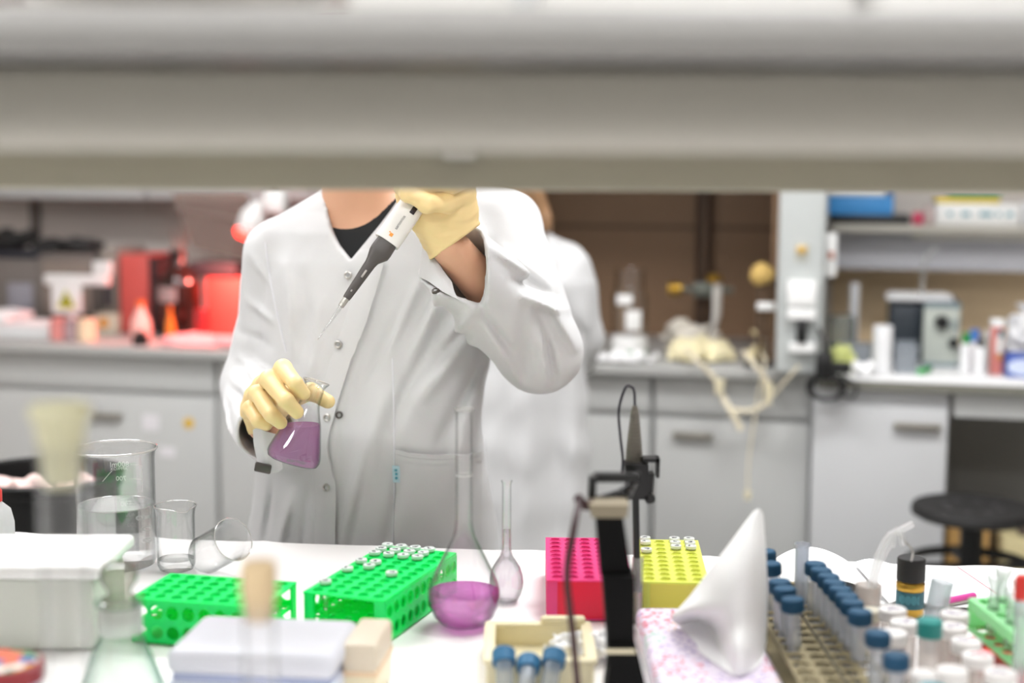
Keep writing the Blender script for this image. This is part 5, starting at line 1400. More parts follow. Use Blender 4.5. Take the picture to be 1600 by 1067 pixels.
t, w, h2 = sh(1462, 1562, 306, .52, .15, mat('yellow card', '#e0c860', .6), 'folder', 'green and yellow folders on the white carton', 'folder', zc_)
part('green_folder', MB().box((.02, .06, h2 + .006), (w * .8, .14, .01), .002), mat('green card', '#3f9a64', .6), t)
sh(1444, 1461, 322, .50, .06, mat('grey pot', '#b9a8a4', .5), 'pot', 'small grey pot left of the white carton on the wall shelf', 'pot')
t, w, h = sh(1426, 1443, 332, .49, .05, mat('raspberry plastic', '#c03a5a', .5), 'pot', 'small raspberry pot beside the black tray on the wall shelf', 'pot')
sh(1598, 1640, 316, .50, .12, m_bw, 'carton', 'plain white carton at the right end of the wall shelf', 'carton')

# ------------------------------------------------------------------ stool and boxes under the counter
YS = 3.42
cst = at(1520, 790, YS)
t = thing('stool', 'round black stool in front of the right counter', 'stool', (cst.x, YS, 0))
zse = cst.z
RS = 95 / F_PX * YS * 1.0
part('seat', MB().lathe([(0, zse - .03), (RS * .9, zse - .03), (RS, zse - .022), (RS, zse - .008), (RS * .97, zse), (RS * .7, zse - .003), (0, zse - .005)], 56), m_black2, t)
dm = MB()
for k in range(8):
    a = 2 * PI * k / 8 + .3; dm.lathe([(0, zse - .0045), (.009, zse - .0045), (.008, zse - .0028), (0, zse - .0026)], 12, Matrix.Translation((RS * .45 * math.cos(a), RS * .45 * math.sin(a), .001)))
part('seat_stud', dm, mat('worn black', '#3a383a', .5), t)
part('post', MB().cyl((0, 0, .05), .027, zse - .078, 20), m_black, t)
zr_ = at(1518, 884, YS).z
part('foot_ring', MB().tube([(.150 * math.cos(a), .150 * math.sin(a), zr_) for a in np.linspace(0, 2 * PI, 41)], .012, 10, caps=False).tube([(-.15, 0, zr_), (.15, 0, zr_)], .009, 8).tube([(0, -.15, zr_), (0, .15, zr_)], .009, 8), m_black, t)
for k in range(5):
    a = 2 * PI * k / 5 + .2; lg = MB().tube([(0, 0, .07), (.12 * math.cos(a), .12 * math.sin(a), .055), (.24 * math.cos(a), .24 * math.sin(a), .03)], [.022, .02, .014], 10).cyl((.24 * math.cos(a), .24 * math.sin(a), 0), .02, .03, 14)
    part('leg', lg, m_black, t)
m_wood = mat('tan wood', '#c39a5c', .6, var=.12, scale=14)
ub0, ub1, z0, z1 = rrect(1480, 806, 1546, 880, .12)
t = thing('wooden_box', 'tan wooden box standing behind the stool post', 'box', RW((ub0 + ub1) / 2, .12, 0), -A)
part('box_body', MB().box((0, .12, z1 / 2), (ub1 - ub0, .24, z1), .004), m_wood, t)
ub0, ub1, z0, z1 = rrect(1566, 842, 1680, 900, .06)
t = thing('carton', 'cream carton under the counter right of the wooden box', 'carton', RW((ub0 + ub1) / 2, .06, 0), -A)
part('carton_body', MB().box((0, .14, z1 / 2), (ub1 - ub0, .28, z1), .004), mat('cream card', '#cfc294', .7), t)
part('carton_flap', MB().box((.02, .14, z1 + .004), (ub1 - ub0 - .05, .2, .008), .002, rot=(0, rad(2), 0)), mat('dark flap', '#5a4d44', .7), t)

# waste bin with pink paper behind the bench on the left
YBn = 2.82; xb = at(65, 740, YBn).x
t = thing('waste_bin', 'black waste bin behind the left end of the bench', 'bin', (xb, YBn, 0))
zt = at(65, 740, YBn).z
part('bin_body', MB().lathe([(0, 0), (.125, 0), (.13, .01), (.152, zt - .03), (.157, zt - .025), (.157, zt), (.150, zt), (.128, .02), (0, .018)], 40), m_black, t)
part('rim', MB().tube([(.156 * math.cos(a), .156 * math.sin(a), zt) for a in np.linspace(0, 2 * PI, 49)], .006, 8, caps=False), m_black, t)
for k, (dx, dy, rr, lab) in enumerate(((-.078, -.03, .034, 'leftmost'), (.0, -.05, .034, 'middle'), (.078, -.03, .034, 'rightmost'))):
    S = SDF((-.08, -.08, -.08), (.08, .08, .08), .005); S.ball((0, 0, 0), (rr, rr, rr * .8)); S.d += waves(S, 7, 70, .007, 50 + k)
    solo('crumpled_paper', S.mb(), mat('pink paper', '#eccfc8', .85), lab + ' crumpled pink paper in the black waste bin', 'paper', (xb + dx, YBn + dy, zt - .02), group='crumpled pink papers in the waste bin', ang=60)
# ------------------------------------------------------------------ the person with flask and pipette
m_coat = mat('white lab coat cotton', '#c9c9c9', .85, var=.01, scale=12, bump=.10, bscale=420, sheen=.15)
m_skin = mat('skin', '#d3a283', .5, var=.06, scale=18, sub=.12)
m_shirt = mat('black jersey', '#0d0f10', .85, var=.1, scale=60)
m_glove = mat('cream latex glove', '#e8cd94', .42, var=.05, scale=26, sub=.10, bump=.06, bscale=160)
m_trous = mat('dark trousers', '#23252c', .8); m_shoe = mat('dark shoe', '#1a1a1c', .5)
m_snap = mat('snap metal', '#b9b6b0', .3, metal=.7); m_snapd = mat('dark snap metal', '#55504c', .35, metal=.6)
V3 = lambda px, py, Y: np.array(at(px, py, Y))
PY = 2.25
pers = thing('person', 'person in a white lab coat and cream gloves holding a flask and a pipette', 'person', (-.22, PY, 0))
def rows_px(L_, Y, shrink=0.0):
    out = []
    for py, xl, xr, ry in L_:
        a, b = at(xl, py, Y), at(xr, py, Y); out.append((a.z, (a.x + b.x) / 2, Y, (b.x - a.x) / 2 - shrink, ry - shrink))
    return out
TORSO = [(1150, 372, 800, .175), (1000, 380, 786, .158), (865, 389, 776, .145), (760, 396, 768, .138), (660, 401, 759, .130), (560, 407, 762, .125), (470, 411, 778, .122), (405, 412, 795, .115), (360, 436, 775, .102), (330, 478, 730, .085), (307, 500, 668, .072), (296, 508, 640, .066)]
YAW = rad(-8)
shL, elL, cuL = V3(432, 398, 2.26), V3(401, 606, 2.29), V3(416, 672, 2.035)
midL = V3(428, 500, 2.28)
shR, elR, cuR = V3(783, 358, 2.27), V3(843, 549, 2.13), V3(718, 412, 1.985)
def coat_field(h):
    S = SDF((-.60, 1.90, .60), (.16, 2.47, 1.48), h)
    S.loft(rows_px(TORSO, PY), YAW)
    S.cone(V3(527, 343, 2.26), V3(433, 392, 2.265), .044, .050, .03)
    S.cone(V3(668, 318, 2.26), shR, .055, .064, .03)
    L_ = SDF((-.60, 1.90, .60), (.16, 2.47, 1.48), h)
    L_.chain([shL, midL, elL], [.054, .054, .056]); L_.cone(elL, cuL, .055, .045, .02)
    S.union(L_.d, .010)
    R_ = SDF((-.60, 1.90, .60), (.16, 2.47, 1.48), h)
    ax = cuR - elR; ax /= np.linalg.norm(ax); end = cuR + ax * .03
    R_.cone(shR, elR, .066, .060); R_.cone(elR, end, .060, .056, .022)
    # sleeve folds at the raised elbow
    for a, b, w, hh in (((862, 470), (898, 545), 13, 7), ((838, 480), (868, 600), 14, -6), ((842, 500), (856, 596), 9, 6), ((800, 430), (872, 470), 9, -5), ((815, 455), (890, 490), 9, 5),
                        ((815, 480), (822, 590), 16, -4), ((760, 500), (815, 600), 12, 5), ((770, 380), (850, 440), 10, 4), ((745, 460), (800, 545), 9, -3)):
        R_.fold(V3(*a, 2.075), V3(*b, 2.075), w / 1050 * .62, hh / 1000 * 2.6, 2.16)
    S.union(R_.d, .008)
    # big drapes in the front panel
    for x0, y0, x1, y1, w, hh in ((700, 430, 640, 580, 16, 9), (665, 420, 600, 560, 12, 6), (680, 500, 615, 660, 18, -7), (640, 470, 570, 600, 12, -4), (740, 520, 660, 620, 18, 9), (755, 560, 690, 690, 16, -7),
                                 (745, 470, 690, 540, 14, 7), (600, 620, 535, 850, 22, 7), (640, 700, 600, 860, 14, -4), (580, 700, 545, 860, 12, -6), (470, 440, 480, 560, 16, -4), (440, 420, 452, 560, 12, 5), (500, 470, 470, 640, 14, 4),
                                 (455, 770, 430, 870, 12, 7), (480, 760, 470, 870, 10, -5), (420, 760, 402, 870, 10, -5), (430, 740, 500, 720, 12, 4), (735, 640, 700, 760, 16, 5), (760, 600, 752, 760, 10, -4)):
        S.fold(V3(x0, y0, 2.125), V3(x1, y1, 2.118), w / 1050 * .66, hh / 1000 * 1.6, 2.24)
    for x0, y0, x1, y1, w, hh in ((385, 470, 430, 500, 8, 4), (372, 560, 432, 585, 9, 5), (362, 600, 430, 612, 8, -5), (352, 620, 400, 660, 8, 5), (372, 520, 425, 540, 9, -4), (395, 400, 420, 440, 9, 4), (360, 650, 392, 690, 7, -4)):
        S.fold(V3(x0, y0, 2.22), V3(x1, y1, 2.20), w / 1010 * .8, hh / 1000 * 1.7, 2.28)
    S.d += waves(S, 6, 22, .0022, 11, (1, 1, .6)); S.d += waves(S, 6, 60, .0007, 12)
    # overlapping front panel: a step along the buttoned edge
    ze = [at(500, y, 2.12).z for y in (1100, 860, 690, 650, 600, 500, 405)]
    xe = [at(x, y, 2.12).x for x, y in ((520, 1100), (524, 860), (526, 690), (533, 650), (545, 600), (572, 500), (601, 405))]
    ex = np.interp(S.Z, ze, xe)
    step = 1 / (1 + np.exp(np.clip((S.X - ex) / .0016, -30, 30)))
    front = ((S.Y < 2.22) & (S.Z < ze[-1] + .01)).astype(np.float32)
    S.d -= (.0045 * step * front * np.clip((ex - S.X) * -1 / .09 + 1, 0, 1)).astype(np.float32)
    return S, ax, end
S, ax_, end_ = coat_field(.0045)
# neck opening
lp_ = [(547, 407), (527, 384), (514, 360), (506, 335), (501, 312), (499, 290), (499, 200)]
rp2 = [(547, 407), (567, 382), (588, 356), (607, 330), (621, 308), (631, 290), (660, 200)]
zl = [at(x, y, 2.14).z for x, y in lp_]; xl = [at(x, y, 2.14).x for x, y in lp_]
zr2 = [at(x, y, 2.14).z for x, y in rp2]; xr = [at(x, y, 2.14).x for x, y in rp2]
e = np.maximum(np.interp(S.Z, zl, xl) - S.X, S.X - np.interp(S.Z, zr2, xr)); e = np.maximum(e, zl[0] - S.Z); e = np.maximum(e, S.Y - 2.235)
S.cut(e)
S.cut(S._cone(V3(566, 300, 2.245), V3(566, 220, 2.225), .056, .066))
# cuffs
V_SL = -.042
s_ = (S.X - cuR[0]) * ax_[0] + (S.Y - cuR[1]) * ax_[1] + (S.Z - cuR[2]) * ax_[2]
near = (S._cone(cuR - ax_ * .1, cuR + ax_ * .08, .11, .11) < 0)
lt_ = np.cross(ax_, np.array([0, 1.0, 0])); lt_ /= np.linalg.norm(lt_)
if lt_[0] < 0: lt_ = -lt_
l_ = (S.X - cuR[0]) * lt_[0] + (S.Y - cuR[1]) * lt_[1] + (S.Z - cuR[2]) * lt_[2]
S.d = np.where(near, np.maximum(S.d, s_ - .020), S.d)
S.cut(S._cone(cuR - ax_ * .075, cuR + ax_ * .05, .040, .052))
w_ = np.clip((s_ - V_SL) / (.020 - V_SL), -1, 2) * .046
e = np.maximum(np.abs(l_ + .012 * (1 - np.clip((s_ - V_SL) / .06, 0, 1))) - w_, (S.Y - (cuR[1] + s_ * ax_[1]) + .004)); e = np.where(near, e, .5)
S.cut(e)
axL = cuL - elL; axL /= np.linalg.norm(axL)
sL = (S.X - cuL[0]) * axL[0] + (S.Y - cuL[1]) * axL[1] + (S.Z - cuL[2]) * axL[2]
nearL = (S._cone(cuL - axL * .05, cuL + axL * .08, .09, .09) < 0)
S.d = np.where(nearL, np.maximum(S.d, sL - .012), S.d)
S.cut(S._cone(cuL - axL * .06, cuL + axL * .05, .036, .041))
coat_mb = S.mb(); del S
bvh = BVHTree.FromPolygons(coat_mb.v, coat_mb.f)
def hit(px, py, fallback=2.12):
    d = ray(px, py).normalized(); r_ = bvh.ray_cast(CAM, d)
    return (r_[0], r_[1] if r_[1].dot(d) < 0 else -r_[1]) if r_[0] is not None else (at(px, py, fallback), Vector((0, -1, 0)))
coat = part('lab_coat', coat_mb, m_coat, pers, world=True, ang=180)
# pocket
def patch(poly_fn, nu, nv, off):
    G = []
    for i in range(nu + 1):
        row = []
        for j in range(nv + 1):
            px, py = poly_fn(i / nu, j / nv); p, n = hit(px, py); row.append(p + n * (off(i / nu, j / nv) if callable(off) else off))
        G.append(row)
    return G
def relax(G, k=3):
    for _ in range(k):
        H = [r[:] for r in G]
        for i in range(1, len(G) - 1):
            for j in range(1, len(G[0]) - 1): H[i][j] = (G[i - 1][j] + G[i + 1][j] + G[i][j - 1] + G[i][j + 1]) / 4 * .6 + G[i][j] * .4
        G = H
    return G
pk = relax(patch(lambda u, v: (617 + 132 * u, 701 + 7 * math.sin(PI * u) + 4 * u + v * 215), 22, 30, lambda u, v: .0045 + .010 * math.sin(PI * u) ** .7 * math.exp(-v / .16)))
pm = MB().sheet(pk, .002)
part('pocket', pm, m_coat, coat, world=True, ang=80)
hm = MB().sheet([r[1:3] for r in relax(patch(lambda u, v: (617 + 132 * u, 701 + 7 * math.sin(PI * u) + 4 * u + v * 215), 22, 30, lambda u, v: .0062 + .010 * math.sin(PI * u) ** .7 * math.exp(-v / .16)))], .0008)
part('pocket_hem', hm, m_coat, coat, world=True, ang=80)
tg = MB().sheet(patch(lambda u, v: (613 + 9 * u, 726 + v * 26), 3, 6, .0068), .0006)
part('cloth_tag', tg, mat('pale blue tag', '#b9d6de', .7), coat, world=True, label='small pale blue cloth tag on the pocket edge')
tp = MB()
for k in range(3):
    p, n = hit(617.5, 733 + k * 6); tp.box(p + n * .0075, (.004, .0006, .0035))
part('tag_print', tp, mat('teal thread', '#3f8a9a', .7), coat, world=True)
# seams
def seam(pts, r=.0011, off=.0006):
    return MB().tube([hit(*p)[0] + hit(*p)[1] * off for p in pts], r, 6)
m_seamc = mat('coat seam', '#dedee2', .9)
for pts in ([(613 + 3 * math.sin(t_ * 3), 560 + 300 * t_) for t_ in np.linspace(0, 1, 30)], [(414 + 34 * t_ ** 1.5, 360 + 190 * t_) for t_ in np.linspace(.1, 1, 22)]):
    part('seam', seam(pts), m_seamc, coat, world=True)
# snaps
pl_y = [408, 500, 560, 622, 672, 697, 725, 758, 880]; pl_x = [600, 572, 550, 531, 518, 513, 518, 524, 525]
def plk(u, v):
    y = 412 + v * 460; return (float(np.interp(y, pl_y, pl_x)) - 36 * (1 - u), y)
part('placket', MB().sheet(relax(patch(plk, 6, 60, lambda u, v: -.0012 + .0075 * u ** .6), 1), .0022), m_coat, coat, world=True, ang=60)
def snap_btn(px, py, m, r=.0062, off=.0012):
    p, nn = hit(px, py); p = Vector(p) + nn * off
    Mq = Matrix.Translation(p) @ nn.to_track_quat('Z', 'Y').to_matrix().to_4x4()
    mb = MB().lathe([(r * .55, -.001), (r * .55, .0012), (r * .7, .002), (r * .92, .0016), (r, .0), (r, -.002)], 24, Mq)
    part('snap_button', mb, m, coat, world=True)
for px, py in ((545, 430), (530, 538), (513, 652), (512, 761)): snap_btn(px, py, m_snap, off=.0055)
snap_btn(530, 648, m_snapd, .0058, .002); snap_btn(744, 393, m_snap, .0055); snap_btn(681, 455, m_snapd, .0058)
# hanging open cuff of the lower sleeve
fl = [[V3(x, y, Y) for x, y, Y in r_] for r_ in (
    [(395, 664, 2.000), (396, 690, 2.002), (400, 712, 2.005), (405, 730, 2.012)],
    [(410, 672, 1.986), (411, 694, 1.986), (414, 716, 1.990), (418, 738, 2.000)],
    [(424, 676, 1.990), (425, 696, 1.990), (428, 718, 1.994), (433, 738, 2.002)],
    [(437, 680, 2.000), (438, 698, 2.002), (440, 716, 2.006), (442, 732, 2.012)])]
G = upsample(np.array([[tuple(p) for p in r_] for r_ in fl]), 4)
part('open_cuff', MB().sheet(G, .0016), m_coat, coat, world=True, ang=80)
pq = V3(411, 731, 1.991)
part('snap_button', MB().box((0, -.001, 0), (.024, .005, .014), .0024, M=Matrix.Translation(pq) @ rotm((0, rad(12), 0))), m_snapd, coat, world=True, label='dark cuff snap')

fl = [[V3(x, y, Y) for x, y, Y in r_] for r_ in (
    [(661, 384, 1.992), (657, 408, 1.985), (655, 433, 1.978)],
    [(674, 392, 1.975), (671, 418, 1.963), (670, 440, 1.953)],
    [(688, 416, 1.962), (689, 436, 1.950), (691, 455, 1.944)],
    [(706, 440, 1.957), (710, 455, 1.948), (716, 468, 1.946)])]
part('cuff_flap', MB().sheet(upsample(np.array([[tuple(p) for p in r_] for r_ in fl]), 4), .0018), m_coat, coat, world=True, ang=80)
# shirt
S = SDF((-.46, 2.05, .80), (.06, 2.42, 1.46), .005)
S.loft(rows_px(TORSO[3:], PY, .018), YAW)
nz = [(480, 318), (503, 334), (518, 341), (540, 346), (560, 346), (582, 338), (600, 325), (614, 310), (625, 295)]
xs = [at(x, y, 2.16).x for x, y in nz]; zs2 = [at(x, y, 2.16).z for x, y in nz]
S.cut(np.where(S.Y < 2.27, np.interp(S.X, xs, zs2) - S.Z, 1.40 - S.Z) * .9)
part('shirt', S.mb(), m_shirt, pers, world=True, ang=180)
# body: one continuous surface
S = SDF((-.62, 1.90, .0), (.16, 2.45, 1.70), .006)
S.loft(rows_px(TORSO[2:], PY, .026), YAW)
nb = V3(561, 330, 2.235); hd = np.array([-.243, 2.185, 1.548])
S.cone(nb, hd + np.array([0, .02, -.06]), .056, .054, .03)
S.ball(tuple(hd + np.array([0, .015, .02])), (.074, .092, .088), .01).ball(tuple(hd + np.array([0, -.01, -.04])), (.058, .068, .070), .03)
S.ball(tuple(hd + np.array([0, -.085, -.025])), (.012, .020, .018), .012); S.ball(tuple(hd + np.array([0, -.062, -.098])), (.022, .018, .016), .02)
S.ball(tuple(hd + np.array([0, -.078, -.062])), (.022, .010, .009), .008)
for sx in (-1, 1):
    S.ball(tuple(hd + np.array([sx * .075, .02, -.01])), (.010, .020, .030), .006); S.ball(tuple(hd + np.array([sx * .030, -.072, .022])), (.026, .014, .010), .012)
S.chain([shL, midL, elL], [.045, .042, .036], .02); S.cone(elL, V3(414, 662, 2.03), .036, .027, .01)
S.cone(shR, elR, .050, .038, .02); S.cone(elR, V3(702, 384, 1.965), .038, .0265, .01)
for sx in (-1, 1):
    hp = np.array([-.225 + sx * .085, 2.26, .84]); kn = np.array([-.225 + sx * .09, 2.25, .47]); an = np.array([-.225 + sx * .095, 2.27, .09])
    S.chain([hp, kn, an], [.085, .054, .038], .03); S.cone(an + np.array([0, 0, -.045]), an + np.array([0, -.15, -.058]), .034, .026, .02)
body = part('body', S.mb(), m_skin, pers, world=True, ang=180)
ey = MB(); ir = MB(); lipm = MB()
for sx in (-1, 1):
    c = hd + np.array([sx * .030, -.074, .004]); ey.lathe([(0, -.011), (.008, -.008), (.011, 0), (.008, .008), (0, .011)], 20, Matrix.Translation(c)); 
    part('eye', MB().lathe([(0, -.011), (.0055, -.0096), (.0095, -.0055), (.011, 0), (.0095, .0055), (.0055, .0096), (0, .011)], 20, Matrix.Translation(c)), mat('eye white', '#ece7e2', .3), pers, world=True)
for sx in (-1, 1):
    c = hd + np.array([sx * .030, -.0838, .003]); part('iris', MB().lathe([(0, -.0022), (.0045, -.0010), (.0048, .0006), (0, .0016)], 18, Matrix.Translation(c) @ rotm((rad(90), 0, 0))), mat('brown iris', '#2c1c12', .25), pers, world=True)
    part('eyebrow', MB().tube(arcpts([hd + np.array([sx * .016, -.083, .024]), hd + np.array([sx * .030, -.083, .029]), hd + np.array([sx * .044, -.075, .025])], 10), .0024, 8), mat('brown hair', '#5a3d28', .5), pers, world=True)
part('lips', MB().lathe([(0, -.004), (.018, -.002), (.018, .002), (0, .004)], 20, Matrix.Translation(hd + np.array([0, -.088, -.062])) @ Matrix.Diagonal((1, .35, 1, 1))), mat('lip', '#b3695f', .45), pers, world=True)
S = SDF((-.36, 2.02, 1.38), (-.12, 2.36, 1.70), .005)
S.ball(tuple(hd + np.array([0, .024, .024])), (.084, .100, .096)); S.ball(tuple(hd + np.array([0, .12, .0])), .045, .03)
S.cut(S._cone(hd + np.array([0, -.13, -.02]), hd + np.array([0, -.13, -.2]), .085, .10)); S.cut(S.Z - (hd[2] - .075))
S.d += (.0012 * np.sin(S.X * 420 + 3 * np.sin(S.Z * 30))).astype(np.float32)
part('hair', S.mb(), mat('brown hair', '#5a3d28', .5, var=.2, scale=60), pers, world=True, ang=180)
S = SDF((-.46, 2.05, .04), (.02, 2.45, .98), .008)
for sx in (-1, 1):
    hp = np.array([-.225 + sx * .085, 2.26, .86]); kn = np.array([-.225 + sx * .09, 2.25, .47]); an = np.array([-.225 + sx * .095, 2.27, .08])
    S.chain([hp, kn, an], [.10, .068, .058], .03)
part('trousers', S.mb(), m_trous, pers, world=True, ang=180)
for sx in (-1, 1):
    S = SDF((-.225 + sx * .095 - .07, 2.03, 0), (-.225 + sx * .095 + .07, 2.36, .14), .005)
    an = np.array([-.225 + sx * .095, 2.28, .05]); S.cone(an, an + np.array([0, -.16, -.012]), .048, .038, .01); S.cone(an, an + np.array([0, 0, .05]), .046, .046, .02); S.cut(S.Z - .004)
    part('shoe', S.mb(), m_shoe, pers, world=True, ang=180)

# ---- glove round the flask
YF = 1.905
FB, FT = V3(456, 722, YF), V3(493, 597, YF)
S = SDF(tuple(V3(370, 720, 1.84) - np.array([.02, .0, .0])), tuple(V3(535, 545, 2.075) + np.array([.03, .0, .02])), .0014)
wr = V3(413, 652, 2.035)
mcp = [V3(430, 592, 1.957), V3(412, 602, 1.962), V3(398, 620, 1.966), V3(389, 641, 1.972)]
fing = [(mcp[0], V3(442, 576, 1.912), V3(461, 598, 1.878), V3(474, 615, 1.884), (.0122, .0118, .0108, .0094)),
        (mcp[1], V3(420, 593, 1.908), V3(447, 626, 1.868), V3(464, 644, 1.874), (.0125, .0122, .0112, .0097)),
        (mcp[2], V3(402, 615, 1.914), V3(424, 648, 1.876), V3(438, 660, 1.882), (.0120, .0117, .0106, .0092)),
        (mcp[3], V3(391, 638, 1.926), V3(404, 658, 1.900), V3(417, 664, 1.900), (.0108, .0104, .0094, .0084))]
for i in range(4): S.cone(mcp[i], wr + (mcp[i] - mcp[1]) * .35, .0130, .0185, .012)
for i in range(3): S.cone(mcp[i], mcp[i + 1], .0125, .0120, .008)
for f in fing:
    T = SDF.__new__(SDF); T.__dict__.update(S.__dict__); T.d = np.full(S.d.shape, 1.0, np.float32)
    T.chain(list(f[:4]), list(f[4]), .002)
    T.union(T._cone(f[1] + (f[1] - f[2]) * .02, f[1], f[4][1] * 1.05, f[4][1] * 1.05), .003)
    S.union(T.d, .0022)
T = SDF.__new__(SDF); T.__dict__.update(S.__dict__); T.d = np.full(S.d.shape, 1.0, np.float32)
T.chain([V3(424, 645, 1.995), V3(452, 622, 1.958), V3(485, 612, 1.934), V3(512, 627, 1.930)], [.019, .0150, .0118, .0100], .006); S.union(T.d, .008)
S.cone(wr, V3(415, 664, 2.068), .029, .031, .012)
S.d += waves(S, 6, 150, .0004, 31)
part('glove', S.mb(), m_glove, pers, world=True, ang=180, label='cream glove gripping the flask neck')
# ---- raised glove round the pipette
PT, PB = V3(533, 478, 1.885), V3(700, 237, 1.952)
pa = PB - PT; pa /= np.linalg.norm(pa)
def onpip(py):
    t_ = (478 - py) / (478 - 237); return PT + (PB - PT) * t_
S = SDF(tuple(V3(600, 415, 1.86) - np.array([.01, 0, .0])), tuple(V3(775, 190, 2.03) + np.array([.01, 0, .02])), .0017)
vdir = (.0, 1, .0)
S.chain([V3(709, 382, 1.966), V3(700, 355, 1.958), V3(688, 325, 1.951), V3(680, 295, 1.948), V3(690, 262, 1.950), V3(702, 228, 1.950)], [.0375, .0400, .0475, .0510, .0440, .036], .012, flat=(vdir, .62))
S.chain([V3(728, 302, 1.943), V3(700, 316, 1.918), V3(668, 318, 1.901), V3(638, 303, 1.904), V3(627, 292, 1.930), V3(632, 288, 1.950)], [.0135, .0135, .0125, .0118, .0105, .0095], .004)
for k, (dy, r_, rr) in enumerate(((-25, .0118, 1), (-51, .0122, 2), (-77, .0120, 3))):
    c0 = onpip(318 + dy); sh_ = dy * -.69
    dy -= 6; c0 = onpip(318 + dy); sh_ = dy * -.69
    S.chain([V3(732 + sh_ * .6, 304 + dy, 1.945), V3(690 + sh_ * .8, 318 + dy, 1.906), c0 + np.array([.006, -.0265, .0]), c0 + np.array([-.0255, -.010, -.002]), c0 + np.array([-.021, .018, -.004])], [r_ * 1.1, r_ * 1.05, r_, r_ * .95, r_ * .85], .003)
S.chain([V3(712, 300, 1.975), V3(712, 245, 1.972), V3(716, 212, 1.955)], [.017, .014, .011], .01)
for (a, b, w, hh) in (((636, 338), (700, 352), 5, 2.2), ((640, 356), (720, 330), 6, -1.8), ((665, 398), (742, 352), 4, 1.8), ((655, 340), (690, 318), 5, -2), ((700, 320), (735, 345), 6, 1.6), ((668, 372), (715, 380), 5, 1.5)):
    S.ridge(V3(*a, 1.925), V3(*b, 1.925), w / 1130 * 1.2, hh / 1000)
S.d += waves(S, 6, 90, .0012, 33); S.d += waves(S, 5, 210, .0005, 34)
cc_ = V3(709, 382, 1.966); cx_ = V3(690, 325, 1.953) - cc_; cx_ /= np.linalg.norm(cx_)
# glove cuff: cut square across the wrist and hollow it
nrm = V3(690.5, 327, 1.966) - V3(708.5, 380.5, 1.966); q0 = V3(673, 406, 1.966); q1 = V3(744, 355, 1.966); ln = q1 - q0; ln /= np.linalg.norm(ln)
nn_ = np.cross(ln, np.array([0, 1.0, 0])); nn_ = nn_ if nn_[2] > 0 else -nn_
S.d = np.maximum(S.d, -((S.X - q0[0]) * nn_[0] + (S.Y - q0[1]) * nn_[1] + (S.Z - q0[2]) * nn_[2]))
rimd = np.abs((S.X - q0[0]) * nn_[0] + (S.Y - q0[1]) * nn_[1] + (S.Z - q0[2]) * nn_[2] - .0025)
S.d -= (.0012 * np.exp(-(rimd / .0018) ** 2)).astype(np.float32)
S.cut(S._cone(V3(720, 420, 1.972), V3(704, 372, 1.962), .034, .032, ((0, 1, 0), .62)))
part('glove', S.mb(), m_glove, pers, world=True, ang=180, label='cream glove raised around the pipette')

# ------------------------------------------------------------------ the flask in the hand
axf = Vector(FT - FB); Lf = axf.length; axf.normalize()
lean = math.atan2(axf.x, axf.z)
rbase = .0365
t = thing('erlenmeyer_flask', 'conical glass flask of violet liquid tilted in the gloved hand', 'flask', tuple(FB), rot=(rad(-5), lean, 0))
k = Lf
ep = [(0, .001), (.030, 0), (.0345, .002), (.0370, .008), (.0368, .013), (.0340, .024), (.0240, k * .50), (.0165, k * .66), (.0142, k * .73), (.0138, k * .80), (.0140, k * .93), (.0160, k * .965), (.0178, k * .985), (.0182, k * 1.0), (.0172, k * 1.005)]
part('glass_body', MB().lathe(ep, 48).lathe(shrink(ep, .0013), 48), m_glass, t)
part('rim', rim_ring(.0176, k, .0010), m_rim, t)
Mt = ROOTM[t]
lv = at(470, 664, YF).z
bm = bmesh.new(); q = MB().lathe(shrink(ep[:-3], .0015) + [(0, k * .92)], 48)
vs = [bm.verts.new(Mt @ Vector(p)) for p in q.v]
for f in q.f: bm.faces.new([vs[i] for i in f])
r_ = bmesh.ops.bisect_plane(bm, geom=list(bm.verts) + list(bm.edges) + list(bm.faces), plane_co=(0, 0, lv), plane_no=(0, 0, 1), clear_outer=True)
ed = [x for x in r_['geom_cut'] if isinstance(x, bmesh.types.BMEdge)]
bmesh.ops.contextual_create(bm, geom=ed)
lm = MB(); lm.bm(bm)
part('liquid', lm, m_liq2, t, world=True, label='violet liquid')

# ------------------------------------------------------------------ the pipette
zx = Vector(pa); yx = (Vector((0, 1, 0)) - zx * zx.y).normalized(); xx = yx.cross(zx)
Rp = Matrix((xx, yx, zx)).transposed()
t = thing('pipette', 'grey and white hand pipette held in the raised gloved hand', 'pipette', tuple(PT), rot=tuple(Rp.to_euler()))
pxm = F_PX / 1.91
def d2(px, py): return (Vector(V3(px, py, 1.9)) - Vector(V3(533, 478, 1.9))).dot(Vector((xx * 0 + zx)))
m_grip = mat('charcoal plastic', '#4a4542', .4)
tipL = (Vector(V3(497, 531, 1.872)) - Vector(PT)).length
part('tip', MB().lathe([(.0028, .006), (.0027, -.004), (.0018, -tipL * .5), (.0007, -tipL), (.0004, -tipL), (.0010, -tipL * .5), (.0021, -.004), (.0022, .006)], 20), glass('clear tip plastic', '#fafafa', '#b8bcc0', milky=.12), t)
part('tip_cone', MB().lathe([(0, -.001), (.0040, -.001), (.0043, .006), (.0043, .013), (0, .013)], 24).lathe([(.0043, .003), (.0046, .0035), (.0046, .0048), (.0043, .005)], 24), m_steel, t, label='metal tip cone')
